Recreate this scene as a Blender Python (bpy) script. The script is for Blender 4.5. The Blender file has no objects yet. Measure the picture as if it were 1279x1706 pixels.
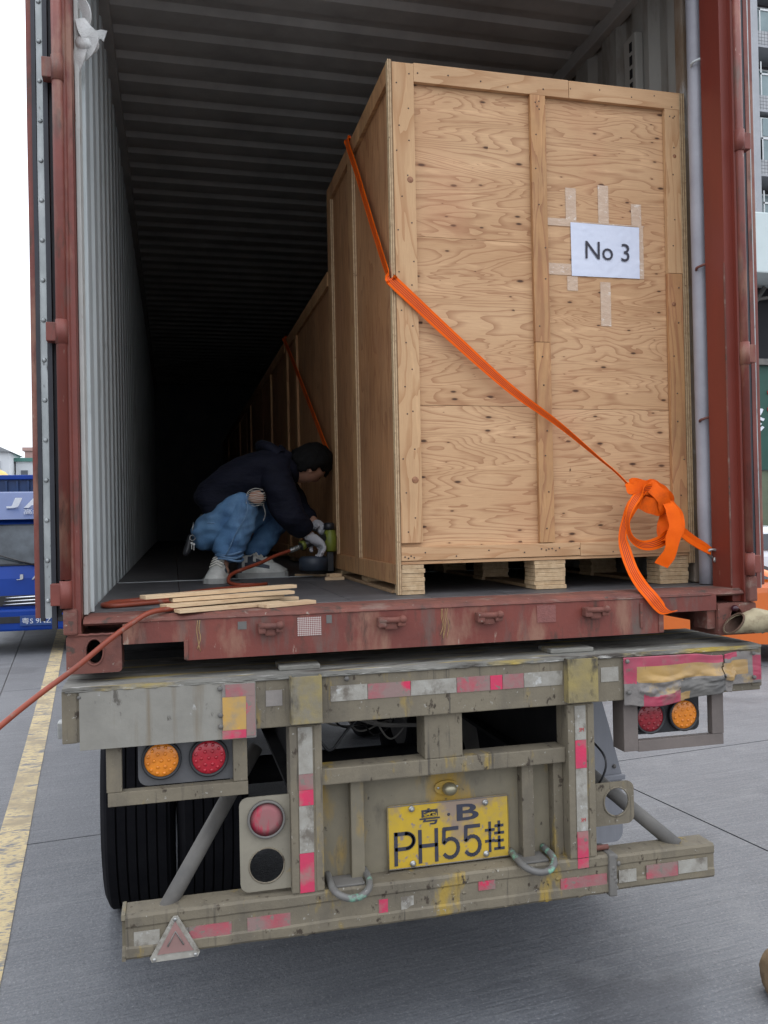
import bpy, bmesh, math, random
from mathutils import Vector, Matrix, noise
random.seed(7)
R = math.radians
PI = math.pi
S = bpy.context.scene
C = S.collection

# ------------------------------------------------------------------ camera, sky, sun, exposure
cam_d = bpy.data.cameras.new('camera')
cam = bpy.data.objects.new('camera', cam_d); C.objects.link(cam)
cam.location = (0.32505, -2.77004, 1.6550)
cam.rotation_euler = (1.579748, 0.0204986, -0.2426019)
cam_d.sensor_fit = 'VERTICAL'; cam_d.sensor_height = 36.0; cam_d.lens = 29.932
cam_d.clip_start = 0.02; cam_d.clip_end = 2000
S.camera = cam

SUN_EL, SUN_AZ = R(66), R(25)          # azimuth from north (+Y), clockwise: behind the lorry, high, through cloud
w = bpy.data.worlds.new('World'); S.world = w; w.use_nodes = True
nt = w.node_tree; nt.nodes.clear()
sky = nt.nodes.new('ShaderNodeTexSky'); sky.sky_type = 'NISHITA'; sky.sun_disc = False
sky.sun_elevation = SUN_EL; sky.sun_rotation = SUN_AZ; sky.air_density = 1.0; sky.dust_density = 3.0; sky.ozone_density = 1.0
mx = nt.nodes.new('ShaderNodeMix'); mx.data_type = 'RGBA'; mx.inputs[0].default_value = 0.85
mx.inputs[7].default_value = (13.4, 14.0, 15.0, 1)     # even cloud cover
bg = nt.nodes.new('ShaderNodeBackground'); bg.inputs[1].default_value = 0.1
wo = nt.nodes.new('ShaderNodeOutputWorld')
tcw = nt.nodes.new('ShaderNodeTexCoord'); spw = nt.nodes.new('ShaderNodeSeparateXYZ'); mrw = nt.nodes.new('ShaderNodeMapRange')
mrw.inputs[1].default_value = 0.0; mrw.inputs[2].default_value = 1.0; mrw.inputs[3].default_value = 0.78; mrw.inputs[4].default_value = 1.75
scw = nt.nodes.new('ShaderNodeVectorMath'); scw.operation = 'SCALE'      # the usual overcast distribution
nt.links.new(tcw.outputs['Generated'], spw.inputs[0]); nt.links.new(spw.outputs[2], mrw.inputs[0])
nt.links.new(mx.outputs[2], scw.inputs[0]); nt.links.new(mrw.outputs[0], scw.inputs['Scale'])
nt.links.new(sky.outputs[0], mx.inputs[6]); nt.links.new(scw.outputs[0], bg.inputs[0]); nt.links.new(bg.outputs[0], wo.inputs[0])

sd = bpy.data.lights.new('sun', 'SUN'); sd.energy = 1.5; sd.angle = R(40); sd.color = (1, 0.96, 0.9)
sun = bpy.data.objects.new('sun', sd); C.objects.link(sun)
sdir = Vector((math.sin(SUN_AZ)*math.cos(SUN_EL), math.cos(SUN_AZ)*math.cos(SUN_EL), math.sin(SUN_EL)))
sun.rotation_euler = (-sdir).to_track_quat('-Z', 'Y').to_euler()
sun.location = (0, -6, 12)

vs = S.view_settings
vs.view_transform = 'Standard'; vs.look = 'None'; vs.exposure = 0.26; vs.gamma = 1; vs.use_curve_mapping = False
S.render.resolution_x = 768; S.render.resolution_y = 1024
S.cycles.max_bounces = 8; S.cycles.diffuse_bounces = 3

# ------------------------------------------------------------------ materials
def lin(c):
    return tuple((v/12.92 if v <= 0.04045 else ((v+0.055)/1.055)**2.4) for v in [x/255.0 for x in c])
def mat(name, col, col2=None, scale=6.0, rough=0.7, metal=0.0, bump=0.0, bscale=60.0, over=(), stretch=(1,1,1),
        spec=0.5, bdist=0.004, emit=None, trans=0.0, detail=6, coat=0.0):
    """base colour varied by noise between col and col2; over: (colour, scale, threshold, softness, stretch) patches"""
    m = bpy.data.materials.new(name); m.use_nodes = True
    n = m.node_tree.nodes; l = m.node_tree.links; b = n['Principled BSDF']
    tc = n.new('ShaderNodeTexCoord')
    def nz(sc, st=(1,1,1), det=detail, off=0.0):
        mp = n.new('ShaderNodeMapping'); mp.inputs['Scale'].default_value = st; mp.inputs['Location'].default_value = (off, off*1.7, off*0.3)
        l.new(tc.outputs['Object'], mp.inputs[0])
        t = n.new('ShaderNodeTexNoise'); t.inputs['Scale'].default_value = sc; t.inputs['Detail'].default_value = det
        t.inputs['Roughness'].default_value = 0.62
        l.new(mp.outputs[0], t.inputs['Vector']); return t.outputs['Fac']
    cur = None
    if col2 is None: col2 = tuple(c*0.82 for c in col[:3])
    rp = n.new('ShaderNodeMapRange'); rp.inputs[1].default_value = 0.32; rp.inputs[2].default_value = 0.68
    l.new(nz(scale, stretch), rp.inputs[0])
    mxx = n.new('ShaderNodeMix'); mxx.data_type = 'RGBA'
    mxx.inputs[6].default_value = (*col[:3], 1); mxx.inputs[7].default_value = (*col2[:3], 1)
    l.new(rp.outputs[0], mxx.inputs[0]); cur = mxx.outputs[2]
    for i, o in enumerate(over):
        oc, osc, th, soft, ost = o
        f = nz(osc, ost, 8, 3.1*(i+1))
        r2 = n.new('ShaderNodeMapRange'); r2.inputs[1].default_value = th-soft; r2.inputs[2].default_value = th+soft
        l.new(f, r2.inputs[0])
        mo = n.new('ShaderNodeMix'); mo.data_type = 'RGBA'; mo.inputs[7].default_value = (*oc[:3], 1)
        l.new(r2.outputs[0], mo.inputs[0]); l.new(cur, mo.inputs[6]); cur = mo.outputs[2]
    l.new(cur, b.inputs['Base Color'])
    b.inputs['Roughness'].default_value = rough; b.inputs['Metallic'].default_value = metal
    b.inputs['Specular IOR Level'].default_value = spec
    if coat: b.inputs['Coat Weight'].default_value = coat; b.inputs['Coat Roughness'].default_value = 0.08
    if trans: b.inputs['Transmission Weight'].default_value = trans
    if bump:
        bm_ = n.new('ShaderNodeBump'); bm_.inputs['Strength'].default_value = bump; bm_.inputs['Distance'].default_value = bdist
        l.new(nz(bscale, stretch), bm_.inputs['Height']); l.new(bm_.outputs[0], b.inputs['Normal'])
    return m

def ply_mat(name, c_light, c_mid, c_dark, figure=1.0, knots=True, rot='z', dirt=0.0):
    """rotary cut veneer: wavy contour figure along the horizontal, dark pin knots"""
    m = bpy.data.materials.new(name); m.use_nodes = True
    n = m.node_tree.nodes; l = m.node_tree.links; b = n['Principled BSDF']
    tc = n.new('ShaderNodeTexCoord'); sp = n.new('ShaderNodeSeparateXYZ'); l.new(tc.outputs['Object'], sp.inputs[0])
    ad = n.new('ShaderNodeMath'); ad.operation = 'ADD'; l.new(sp.outputs[0], ad.inputs[0]); l.new(sp.outputs[1], ad.inputs[1])
    cb = n.new('ShaderNodeCombineXYZ')
    if rot == 'z': l.new(ad.outputs[0], cb.inputs[0]); l.new(sp.outputs[2], cb.inputs[1])
    else: l.new(sp.outputs[2], cb.inputs[0]); l.new(ad.outputs[0], cb.inputs[1])
    oi = n.new('ShaderNodeObjectInfo'); om = n.new('ShaderNodeVectorMath'); om.operation = 'SCALE'; om.inputs[0].default_value = (3.7, 9.1, 0); l.new(oi.outputs['Random'], om.inputs['Scale'])
    oa = n.new('ShaderNodeVectorMath'); oa.operation = 'ADD'; l.new(cb.outputs[0], oa.inputs[0]); l.new(om.outputs[0], oa.inputs[1])
    class _c: outputs = [oa.outputs[0]]
    cb2 = _c
    def mapd(s, loc=(0,0,0)):
        mp = n.new('ShaderNodeMapping'); mp.inputs['Scale'].default_value = s; mp.inputs['Location'].default_value = loc
        l.new(cb2.outputs[0], mp.inputs[0]); return mp.outputs[0]
    def noise_(v, sc, det=3, rough=0.5, dist=0.0):
        t = n.new('ShaderNodeTexNoise'); t.inputs['Scale'].default_value = sc; t.inputs['Detail'].default_value = det
        t.inputs['Roughness'].default_value = rough; t.inputs['Distortion'].default_value = dist
        l.new(v, t.inputs['Vector']); return t.outputs['Fac']
    def math_(op, a, v=None, b2=None):
        t = n.new('ShaderNodeMath'); t.operation = op
        l.new(a, t.inputs[0])
        if b2 is not None: l.new(b2, t.inputs[1])
        elif v is not None: t.inputs[1].default_value = v
        return t.outputs[0]
    def rng(a, lo, hi):
        t = n.new('ShaderNodeMapRange'); t.inputs[1].default_value = lo; t.inputs[2].default_value = hi
        l.new(a, t.inputs[0]); return t.outputs[0]
    def mixc(f, a, bcol):
        t = n.new('ShaderNodeMix'); t.data_type = 'RGBA'
        l.new(f, t.inputs[0])
        if isinstance(a, tuple): t.inputs[6].default_value = (*a, 1)
        else: l.new(a, t.inputs[6])
        t.inputs[7].default_value = (*bcol, 1); return t.outputs[2]
    base = noise_(mapd((1.15, 7.5, 1)), 1.0, 3.5, 0.42, 0.45)
    rings = math_('FRACT', math_('MULTIPLY', base, 21*figure))
    line = rng(rings, 0.60, 1.0)                              # late wood line, sharp on one side
    fibre = noise_(mapd((14, 320, 1)), 1.0, 3, 0.6)
    broad = noise_(mapd((1.1, 3.2, 1), (4, 2, 0)), 1.0, 4, 0.6)
    col = mixc(rng(broad, 0.34, 0.66), c_light, c_mid)
    tint = n.new('ShaderNodeMapRange'); tint.inputs[3].default_value = 0.0; tint.inputs[4].default_value = 0.35; l.new(oi.outputs['Random'], tint.inputs[0]); col = mixc(tint.outputs[0], col, c_mid)
    col = mixc(math_('MULTIPLY', line, 0.62), col, c_dark)
    pale = noise_(mapd((3.0, 26, 1), (2, 1, 0)), 1.0, 4, 0.6, 0.8)
    col = mixc(math_('MULTIPLY', rng(pale, 0.56, 0.72), 0.55), col, tuple(min(1, c*1.22) for c in c_light))
    col = mixc(math_('MULTIPLY', rng(fibre, 0.5, 0.75), 0.30), col, c_dark)
    if knots:
        vo = n.new('ShaderNodeTexVoronoi'); vo.inputs['Scale'].default_value = 1.0; vo.inputs['Randomness'].default_value = 0.82
        l.new(mapd((7.5, 11.5, 1)), vo.inputs['Vector'])
        mp2 = n.new('ShaderNodeVectorMath'); mp2.operation = 'SUBTRACT'
        l.new(mapd((7.5, 11.5, 1)), mp2.inputs[0]); l.new(vo.outputs['Position'], mp2.inputs[1])
        sq = n.new('ShaderNodeVectorMath'); sq.operation = 'MULTIPLY'; sq.inputs[1].default_value = (0.55, 1.0, 0)
        l.new(mp2.outputs[0], sq.inputs[0])
        ln = n.new('ShaderNodeVectorMath'); ln.operation = 'LENGTH'; l.new(sq.outputs[0], ln.inputs[0])
        sc_ = n.new('ShaderNodeSeparateColor'); l.new(vo.outputs['Color'], sc_.inputs[0])
        size = math_('MULTIPLY', rng(sc_.outputs[0], 0.35, 1.0), 0.085)
        k = math_('DIVIDE', ln.outputs['Value'], b2=math_('ADD', size, 0.0001))
        halo = n.new('ShaderNodeMapRange'); halo.inputs[1].default_value = 2.6; halo.inputs[2].default_value = 0.6; l.new(k, halo.inputs[0])
        core = n.new('ShaderNodeMapRange'); core.inputs[1].default_value = 0.95; core.inputs[2].default_value = 0.45; l.new(k, core.inputs[0])
        col = mixc(math_('MULTIPLY', halo.outputs[0], 0.35), col, c_dark)
        col = mixc(math_('MULTIPLY', core.outputs[0], 0.92), col, (0.05, 0.022, 0.012))
    pink = noise_(mapd((2.2, 1.2, 1), (9, 5, 0)), 1.2, 3, 0.5)
    col = mixc(math_('MULTIPLY', rng(pink, 0.55, 0.78), 0.35), col, (0.50, 0.22, 0.12))
    if dirt:
        dd = noise_(mapd((0.9, 0.9, 1), (3, 8, 0)), 2.0, 6, 0.7)
        col = mixc(math_('MULTIPLY', rng(dd, 0.45, 0.7), dirt), col, (0.12, 0.075, 0.05))
    l.new(col, b.inputs['Base Color']); b.inputs['Roughness'].default_value = 0.62; b.inputs['Specular IOR Level'].default_value = 0.3
    bp_ = n.new('ShaderNodeBump'); bp_.inputs['Strength'].default_value = 0.25; bp_.inputs['Distance'].default_value = 0.002
    l.new(math_('ADD', fibre, b2=rings), bp_.inputs['Height']); l.new(bp_.outputs[0], b.inputs['Normal'])
    return m

# greys, rusts and paints are base colours; some carry shade in the tone
RED = mat('container_red_paint', (0.195, 0.044, 0.030), (0.130, 0.032, 0.024), 5, 0.55, bump=0.35, bscale=40, detail=9,
          over=[((0.25,0.12,0.08), 7, 0.58, 0.06, (1,1,0.35)), ((0.085,0.035,0.024), 12, 0.61, 0.05, (1.4,1,0.4)), ((0.33,0.23,0.18), 30, 0.70, 0.02, (1,1,0.3)), ((0.12,0.08,0.065), 5, 0.62, 0.06, (2,1,0.4))])
RED_WORN = mat('rusty_worn_red_steel', (0.20, 0.068, 0.048), (0.115, 0.045, 0.036), 9, 0.75, bump=0.6, bscale=55,
          over=[((0.22,0.15,0.12), 11, 0.62, 0.06, (0.6,1,1.6)), ((0.07,0.045,0.035), 22, 0.62, 0.04, (1,1,1)), ((0.33,0.28,0.23), 50, 0.68, 0.03, (1,1,1))])
RED_DEEP = mat('inner_post_red', (0.200, 0.034, 0.020), (0.140, 0.028, 0.019), 3, 0.45, bump=0.12, bscale=30,
          over=[((0.36,0.23,0.17), 20, 0.72, 0.02, (1,1,0.25))], stretch=(1,1,0.3))
LINER = mat('pale_grey_liner_paint', (0.56, 0.60, 0.60), (0.42, 0.455, 0.455), 3, 0.5, bump=0.1, bscale=25, stretch=(1,1,0.4),
          over=[((0.22,0.22,0.21), 7, 0.66, 0.06, (1,1,0.3)), ((0.16,0.09,0.05), 26, 0.73, 0.02, (1,1,0.6))])
ROOF = mat('grimy_roof_paint', (0.43, 0.415, 0.39), (0.29, 0.28, 0.265), 3, 0.6, bump=0.1, bscale=20)
LILAC = mat('pale_bar_paint', (0.36, 0.355, 0.39), (0.27, 0.265, 0.295), 5, 0.5, bump=0.15, bscale=40)
LILAC_E = mat('chipped_white_edge', (0.50,0.50,0.47), (0.40,0.40,0.38), 8, 0.6, bump=0.3, bscale=60, over=[((0.20,0.11,0.06), 18, 0.64, 0.03, (1,1,0.35))])
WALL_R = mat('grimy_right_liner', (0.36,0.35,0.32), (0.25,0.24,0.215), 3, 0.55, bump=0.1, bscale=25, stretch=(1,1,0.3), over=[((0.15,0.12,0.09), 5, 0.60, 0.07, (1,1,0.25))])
RUSTY_EDGE = mat('rust_stained_wall_edge', (0.30, 0.25, 0.20), (0.17, 0.10, 0.05), 12, 0.8, bump=0.4, bscale=50, stretch=(1,1,0.3),
          over=[((0.42,0.40,0.38), 9, 0.6, 0.05, (1,1,0.4)), ((0.24,0.17,0.05), 6, 0.6, 0.06, (1,1,0.5))])
FLOORW = mat('scuffed_dark_floor', (0.105, 0.10, 0.102), (0.060, 0.058, 0.062), 3.5, 0.55, bump=0.3, bscale=30, stretch=(1,0.5,1),
          over=[((0.20,0.20,0.20), 9, 0.64, 0.06, (0.5,1.6,1)), ((0.16,0.15,0.13), 30, 0.70, 0.03, (1,1,1))])
TRAIL = mat('dirty_khaki_grey_paint', (0.208, 0.176, 0.122), (0.122, 0.104, 0.076), 3.5, 0.75, bump=0.5, bscale=60, detail=10,
          over=[((0.085,0.075,0.062), 2.6, 0.62, 0.10, (1.6,1,0.5)), ((0.33,0.225,0.045), 5.5, 0.635, 0.05, (1.6,1,0.5)), ((0.050,0.036,0.024), 34, 0.635, 0.03, (1,1,0.6)),
                ((0.32,0.30,0.26), 60, 0.67, 0.02, (1,1,1)), ((0.085,0.072,0.055), 14, 0.65, 0.05, (3.5,1,0.2))])
TRAIL_TOP = mat('dirty_beam_top', (0.25, 0.24, 0.21), (0.135, 0.13, 0.115), 7, 0.8, bump=0.8, bscale=30, bdist=0.008, stretch=(0.35,1,1), detail=10,
          over=[((0.40,0.29,0.06), 4, 0.60, 0.05, (0.5,5,1)), ((0.07,0.06,0.05), 9, 0.58, 0.05, (0.4,1.6,1)), ((0.40,0.39,0.36), 22, 0.63, 0.04, (0.3,1.5,1))])
TRAIL_PLATE = mat('light_grey_plate', (0.275, 0.262, 0.228), (0.20, 0.19, 0.165), 6, 0.6, bump=0.3, bscale=45, detail=10,
          over=[((0.17,0.135,0.09), 5, 0.58, 0.06, (2.2,1,0.15)), ((0.36,0.355,0.335), 24, 0.70, 0.03, (1,1,1)), ((0.10,0.09,0.075), 30, 0.68, 0.03, (1,1,0.5))])
YELLOW_WORN = mat('worn_yellow_paint', (0.30, 0.235, 0.085), (0.19, 0.16, 0.10), 9, 0.7, bump=0.5, bscale=50,
          over=[((0.06,0.05,0.035), 10, 0.56, 0.06, (1.3,1,0.7)), ((0.20,0.18,0.14), 6, 0.58, 0.05, (1,1,0.6))])
YELLOW_DUST = mat('yellow_stained_panel', (0.22, 0.190, 0.130), (0.155, 0.135, 0.098), 5, 0.72, bump=0.15, bscale=40,
          over=[((0.36,0.225,0.035), 3.2, 0.60, 0.07, (2.0,1,0.6)), ((0.11,0.095,0.07), 10, 0.62, 0.05, (1,1,0.4)), ((0.06,0.05,0.035), 35, 0.68, 0.03, (1,1,1))])
DARK_STEEL = mat('shade_dark_steel', (0.020, 0.019, 0.019), (0.010, 0.010, 0.011), 6, 0.9, spec=0.2, bump=0.3, bscale=40)  # near-black tone carries the underbody shade in the colour
GREY_STEEL = mat('dusty_grey_steel', (0.16, 0.15, 0.135), (0.10, 0.095, 0.09), 8, 0.65, bump=0.2, bscale=50)
BRIGHT_STEEL = mat('bright_worn_steel', (0.45, 0.45, 0.43), (0.30, 0.30, 0.29), 30, 0.38, metal=0.7)
RUBBER = mat('tyre_rubber', (0.010, 0.010, 0.012), (0.006, 0.006, 0.008), 8, 0.95, bump=0.1, bscale=60, spec=0.12)
GASKET = mat('black_door_gasket', (0.022, 0.024, 0.034), (0.012, 0.013, 0.018), 10, 0.5)
ALU = mat('scratched_aluminium', (0.42, 0.44, 0.44), (0.26, 0.28, 0.28), 18, 0.45, metal=0.45, bump=0.2, bscale=70, stretch=(1,1,0.4),
          over=[((0.10,0.10,0.10), 30, 0.66, 0.03, (1,1,0.4))])
REFR = mat('faded_red_reflective', (0.42, 0.075, 0.10), (0.30, 0.10, 0.11), 14, 0.5, bump=0.3, bscale=90,
          over=[((0.25,0.165,0.15), 8, 0.47, 0.08, (1,1,1)), ((0.55,0.03,0.085), 10, 0.63, 0.03, (1,1,1)), ((0.20,0.17,0.145), 36, 0.60, 0.03, (1,1,1))])
REFR_BRIGHT = mat('bright_red_reflective', (0.60, 0.035, 0.10), (0.46, 0.05, 0.10), 12, 0.4, bump=0.25, bscale=90,
          over=[((0.33,0.16,0.15), 9, 0.55, 0.06, (1,1,1)), ((0.19,0.15,0.13), 34, 0.64, 0.03, (1,1,1))])
REFW = mat('faded_white_reflective', (0.36, 0.345, 0.305), (0.25, 0.23, 0.195), 22, 0.55, bump=0.4, bscale=90, detail=10,
          over=[((0.15,0.13,0.105), 16, 0.58, 0.06, (1,1,0.8)), ((0.46,0.455,0.43), 26, 0.64, 0.04, (1,1,1))])
REFY = mat('faded_orange_reflective', (0.52, 0.30, 0.07), (0.40, 0.27, 0.11), 14, 0.45, bump=0.2, bscale=80,
          over=[((0.28,0.23,0.17), 9, 0.55, 0.07, (1,1,1)), ((0.62,0.33,0.02), 12, 0.63, 0.04, (1,1,1))])
TAPE_GREY = mat('grimy_peeled_film', (0.24, 0.215, 0.195), (0.17, 0.155, 0.145), 10, 0.6, bump=0.5, bscale=60,
          over=[((0.40,0.27,0.10), 6, 0.60, 0.05, (1,1,1)), ((0.07,0.06,0.055), 24, 0.64, 0.03, (1,1,1))])
LENS_R = mat('red_lamp_lens', (0.48, 0.010, 0.028), (0.34, 0.012, 0.022), 30, 0.25, coat=0.4)
LENS_O = mat('amber_lamp_lens', (0.80, 0.25, 0.012), (0.60, 0.18, 0.012), 30, 0.25, coat=0.4)
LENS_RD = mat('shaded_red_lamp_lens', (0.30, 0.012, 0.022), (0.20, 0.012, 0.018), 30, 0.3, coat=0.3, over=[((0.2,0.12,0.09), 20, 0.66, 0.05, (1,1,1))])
GLASSW = mat('cab_glass', (0.10,0.12,0.14), (0.012,0.016,0.02), 1.6, 0.12, spec=0.35)
LED = mat('lens_bead', (0.75, 0.42, 0.36), (0.6, 0.3, 0.28), 20, 0.2)
BLACKP = mat('black_plastic', (0.02, 0.021, 0.024), (0.012, 0.012, 0.014), 20, 0.45)
GREYP = mat('grey_lamp_housing', (0.12, 0.12, 0.125), (0.085, 0.085, 0.09), 8, 0.55)
REFL_DISC = mat('pink_round_reflector', (0.33, 0.12, 0.13), (0.24, 0.14, 0.13), 8, 0.75, spec=0.2, over=[((0.46,0.03,0.07), 9, 0.57, 0.04, (1.2,1,0.5))])
PLATE_Y = mat('worn_yellow_number_plate', (0.55, 0.36, 0.02), (0.42, 0.29, 0.05), 10, 0.5,
          over=[((0.27,0.20,0.15), 5, 0.56, 0.06, (1,1,1)), ((0.25,0.20,0.17), 30, 0.62, 0.03, (1,1,1))])
PLATE_EDGE = mat('plate_edge', (0.20, 0.18, 0.16), (0.14, 0.125, 0.115), 20, 0.5)
INK = mat('plate_characters', (0.028, 0.032, 0.055), (0.045, 0.045, 0.06), 50, 0.6, over=[((0.16,0.13,0.09), 90, 0.72, 0.02, (1,1,1))])
PLY = ply_mat('plywood_face', (0.62, 0.395, 0.222), (0.50, 0.292, 0.150), (0.27, 0.110, 0.048))
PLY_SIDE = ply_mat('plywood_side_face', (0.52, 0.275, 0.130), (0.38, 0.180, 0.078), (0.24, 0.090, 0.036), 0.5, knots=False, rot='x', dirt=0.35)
BOARD_V = ply_mat('batten_upright', (0.60, 0.380, 0.205), (0.50, 0.300, 0.155), (0.36, 0.17, 0.07), 0.45, knots=False, rot='x', dirt=0.12)
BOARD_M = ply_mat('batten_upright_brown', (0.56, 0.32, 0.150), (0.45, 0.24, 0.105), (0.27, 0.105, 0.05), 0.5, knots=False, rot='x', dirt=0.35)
BOARD_H = ply_mat('batten_level', (0.60, 0.380, 0.210), (0.50, 0.300, 0.158), (0.36, 0.17, 0.07), 0.45, knots=False, rot='z', dirt=0.12)
PLY_EDGE = mat('plywood_cut_edge', (0.62, 0.46, 0.28), (0.46, 0.31, 0.17), 60, 0.7, bump=0.4, bscale=90, stretch=(1,1,1), over=[((0.17,0.09,0.045), 45, 0.66, 0.03, (0.4,0.4,1))])
PLY_EDGE_D = mat('plywood_cut_edge_dark', (0.36, 0.235, 0.13), (0.26, 0.16, 0.085), 60, 0.75, bump=0.4, bscale=90)
SLAT = mat('fresh_sawn_wood', (0.66, 0.50, 0.32), (0.52, 0.36, 0.21), 26, 0.7, bump=0.4, bscale=80, stretch=(0.14,1,1.6), detail=9, over=[((0.26,0.13,0.065), 34, 0.61, 0.03, (0.10,1,2.2)), ((0.42,0.26,0.14), 12, 0.60, 0.06, (0.3,1,1))])
NAIL = mat('nail_head', (0.06, 0.04, 0.03), (0.10, 0.07, 0.05), 30, 0.5)
ORANGE = mat('orange_webbing', (0.88, 0.135, 0.002), (0.74, 0.095, 0.002), 8, 0.6, bump=0.4, bscale=300, spec=0.15, over=[((0.42,0.06,0.01), 5, 0.64, 0.08, (1,1,1))])
ORANGE_S = mat('orange_webbing_stitch', (0.36, 0.032, 0.002), (0.30, 0.028, 0.002), 8, 0.6)
PAPER = mat('white_printed_paper', (0.66, 0.69, 0.80), (0.58, 0.62, 0.74), 5, 0.35, bump=0.5, bscale=14)
TAPE = mat('clear_packing_tape', (0.56, 0.40, 0.28), (0.47, 0.31, 0.20), 16, 0.22, bump=0.8, bscale=40, stretch=(1,1,2.2), over=[((0.68,0.58,0.48), 30, 0.62, 0.05, (1,1,2))], coat=0.5)
BLACKINK = mat('black_print', (0.035, 0.03, 0.05), (0.03, 0.03, 0.04), 10, 0.6)
HOSE = mat('orange_red_hose', (0.26, 0.045, 0.018), (0.19, 0.036, 0.016), 12, 0.5, over=[((0.20,0.12,0.09), 18, 0.66, 0.05, (1,1,1))])
CONC = None  # built below with the ground
def S_(c): return lin(c)

# ------------------------------------------------------------------ geometry helpers
def bm_box(bm, x0, x1, y0, y1, z0, z1, bev=0.0, mi=0):
    if x0 > x1: x0, x1 = x1, x0
    if y0 > y1: y0, y1 = y1, y0
    if z0 > z1: z0, z1 = z1, z0
    v = [bm.verts.new(p) for p in ((x0,y0,z0),(x1,y0,z0),(x1,y1,z0),(x0,y1,z0),(x0,y0,z1),(x1,y0,z1),(x1,y1,z1),(x0,y1,z1))]
    fs = [bm.faces.new([v[i] for i in f]) for f in ((3,2,1,0),(4,5,6,7),(0,1,5,4),(1,2,6,5),(2,3,7,6),(3,0,4,7))]
    for f in fs: f.material_index = mi
    if bev > 0:
        es = list({e for f in fs for e in f.edges})
        r = bmesh.ops.bevel(bm, geom=es, offset=min(bev, (x1-x0)*0.45, (y1-y0)*0.45, (z1-z0)*0.45), segments=2, affect='EDGES', profile=0.6)
        for f in r['faces']: f.material_index = mi
    return v
def bm_prism(bm, pts, axis, a, b, mi=0):
    """polygon pts (u,v) extruded along axis from a to b; axis 'x': (y,z), 'y': (x,z), 'z': (x,y)"""
    def P(u, v, t): return {'x': (t,u,v), 'y': (u,t,v), 'z': (u,v,t)}[axis]
    A = [bm.verts.new(P(u,v,a)) for u, v in pts]; B = [bm.verts.new(P(u,v,b)) for u, v in pts]
    fs = [bm.faces.new(A), bm.faces.new(B[::-1])]
    k = len(pts)
    for i in range(k): fs.append(bm.faces.new((A[(i+1)%k], A[i], B[i], B[(i+1)%k])))
    for f in fs: f.material_index = mi
def catmull(pts, n=8):
    pts = [Vector(p) for p in pts]; P = [pts[0]*2-pts[1]] + pts + [pts[-1]*2-pts[-2]]; out = []
    for i in range(1, len(P)-2):
        for k in range(n):
            t = k/n; a, b, c, d = P[i-1:i+3]
            out.append(0.5*((2*b)+(c-a)*t+(2*a-5*b+4*c-d)*t*t+(3*b-a-3*c+d)*t**3))
    out.append(pts[-1]); return out
def bm_tube(bm, pts, r, seg=10, smooth=True, cap=True, mi=0):
    pts = [Vector(p) for p in pts]; rs = r if isinstance(r, (list, tuple)) else [r]*len(pts)
    rings = []; up = None
    for i, p in enumerate(pts):
        d = (pts[min(i+1, len(pts)-1)]-pts[max(i-1, 0)]).normalized()
        if up is None: up = Vector((0,0,1)) if abs(d.z) < 0.9 else Vector((1,0,0))
        s = d.cross(up).normalized(); up = s.cross(d).normalized()
        rings.append([bm.verts.new(p + (s*math.cos(2*PI*k/seg)+up*math.sin(2*PI*k/seg))*rs[i]) for k in range(seg)])
    for a, b in zip(rings, rings[1:]):
        for k in range(seg):
            f = bm.faces.new((a[k], a[(k+1)%seg], b[(k+1)%seg], b[k])); f.smooth = smooth; f.material_index = mi
    if cap:
        bm.faces.new(rings[0][::-1]).material_index = mi; bm.faces.new(rings[-1]).material_index = mi
def bm_lathe(bm, prof, centre, axis, seg=32, mi=0, close=False):
    """prof: (t along axis, radius)"""
    c = Vector(centre); rings = []
    for t, r in prof:
        ring = []
        for k in range(seg):
            a = 2*PI*k/seg; u, v = r*math.cos(a), r*math.sin(a)
            ring.append(bm.verts.new(c + Vector({'x': (t,u,v), 'y': (u,t,v), 'z': (u,v,t)}[axis])))
        rings.append(ring)
    prs = list(zip(rings, rings[1:]))
    if close: prs.append((rings[-1], rings[0]))
    for a, b in prs:
        for k in range(seg):
            f = bm.faces.new((a[k], a[(k+1)%seg], b[(k+1)%seg], b[k])); f.smooth = True; f.material_index = mi
    if not close:
        if prof[0][1] > 1e-5: bm.faces.new(rings[0][::-1]).material_index = mi
        if prof[-1][1] > 1e-5: bm.faces.new(rings[-1]).material_index = mi
def bm_sphere(bm, c, r, sx=1, sy=1, sz=1, sub=2, rotm=None, mi=0):
    res = bmesh.ops.create_icosphere(bm, subdivisions=sub, radius=r)
    M = Matrix.Diagonal((sx, sy, sz)).to_4x4()
    if rotm is not None: M = rotm.to_4x4() @ M
    M = Matrix.Translation(c) @ M
    bmesh.ops.transform(bm, matrix=M, verts=res['verts'])
    for v in res['verts']:
        for f in v.link_faces: f.smooth = True; f.material_index = mi
    return res['verts']
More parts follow.
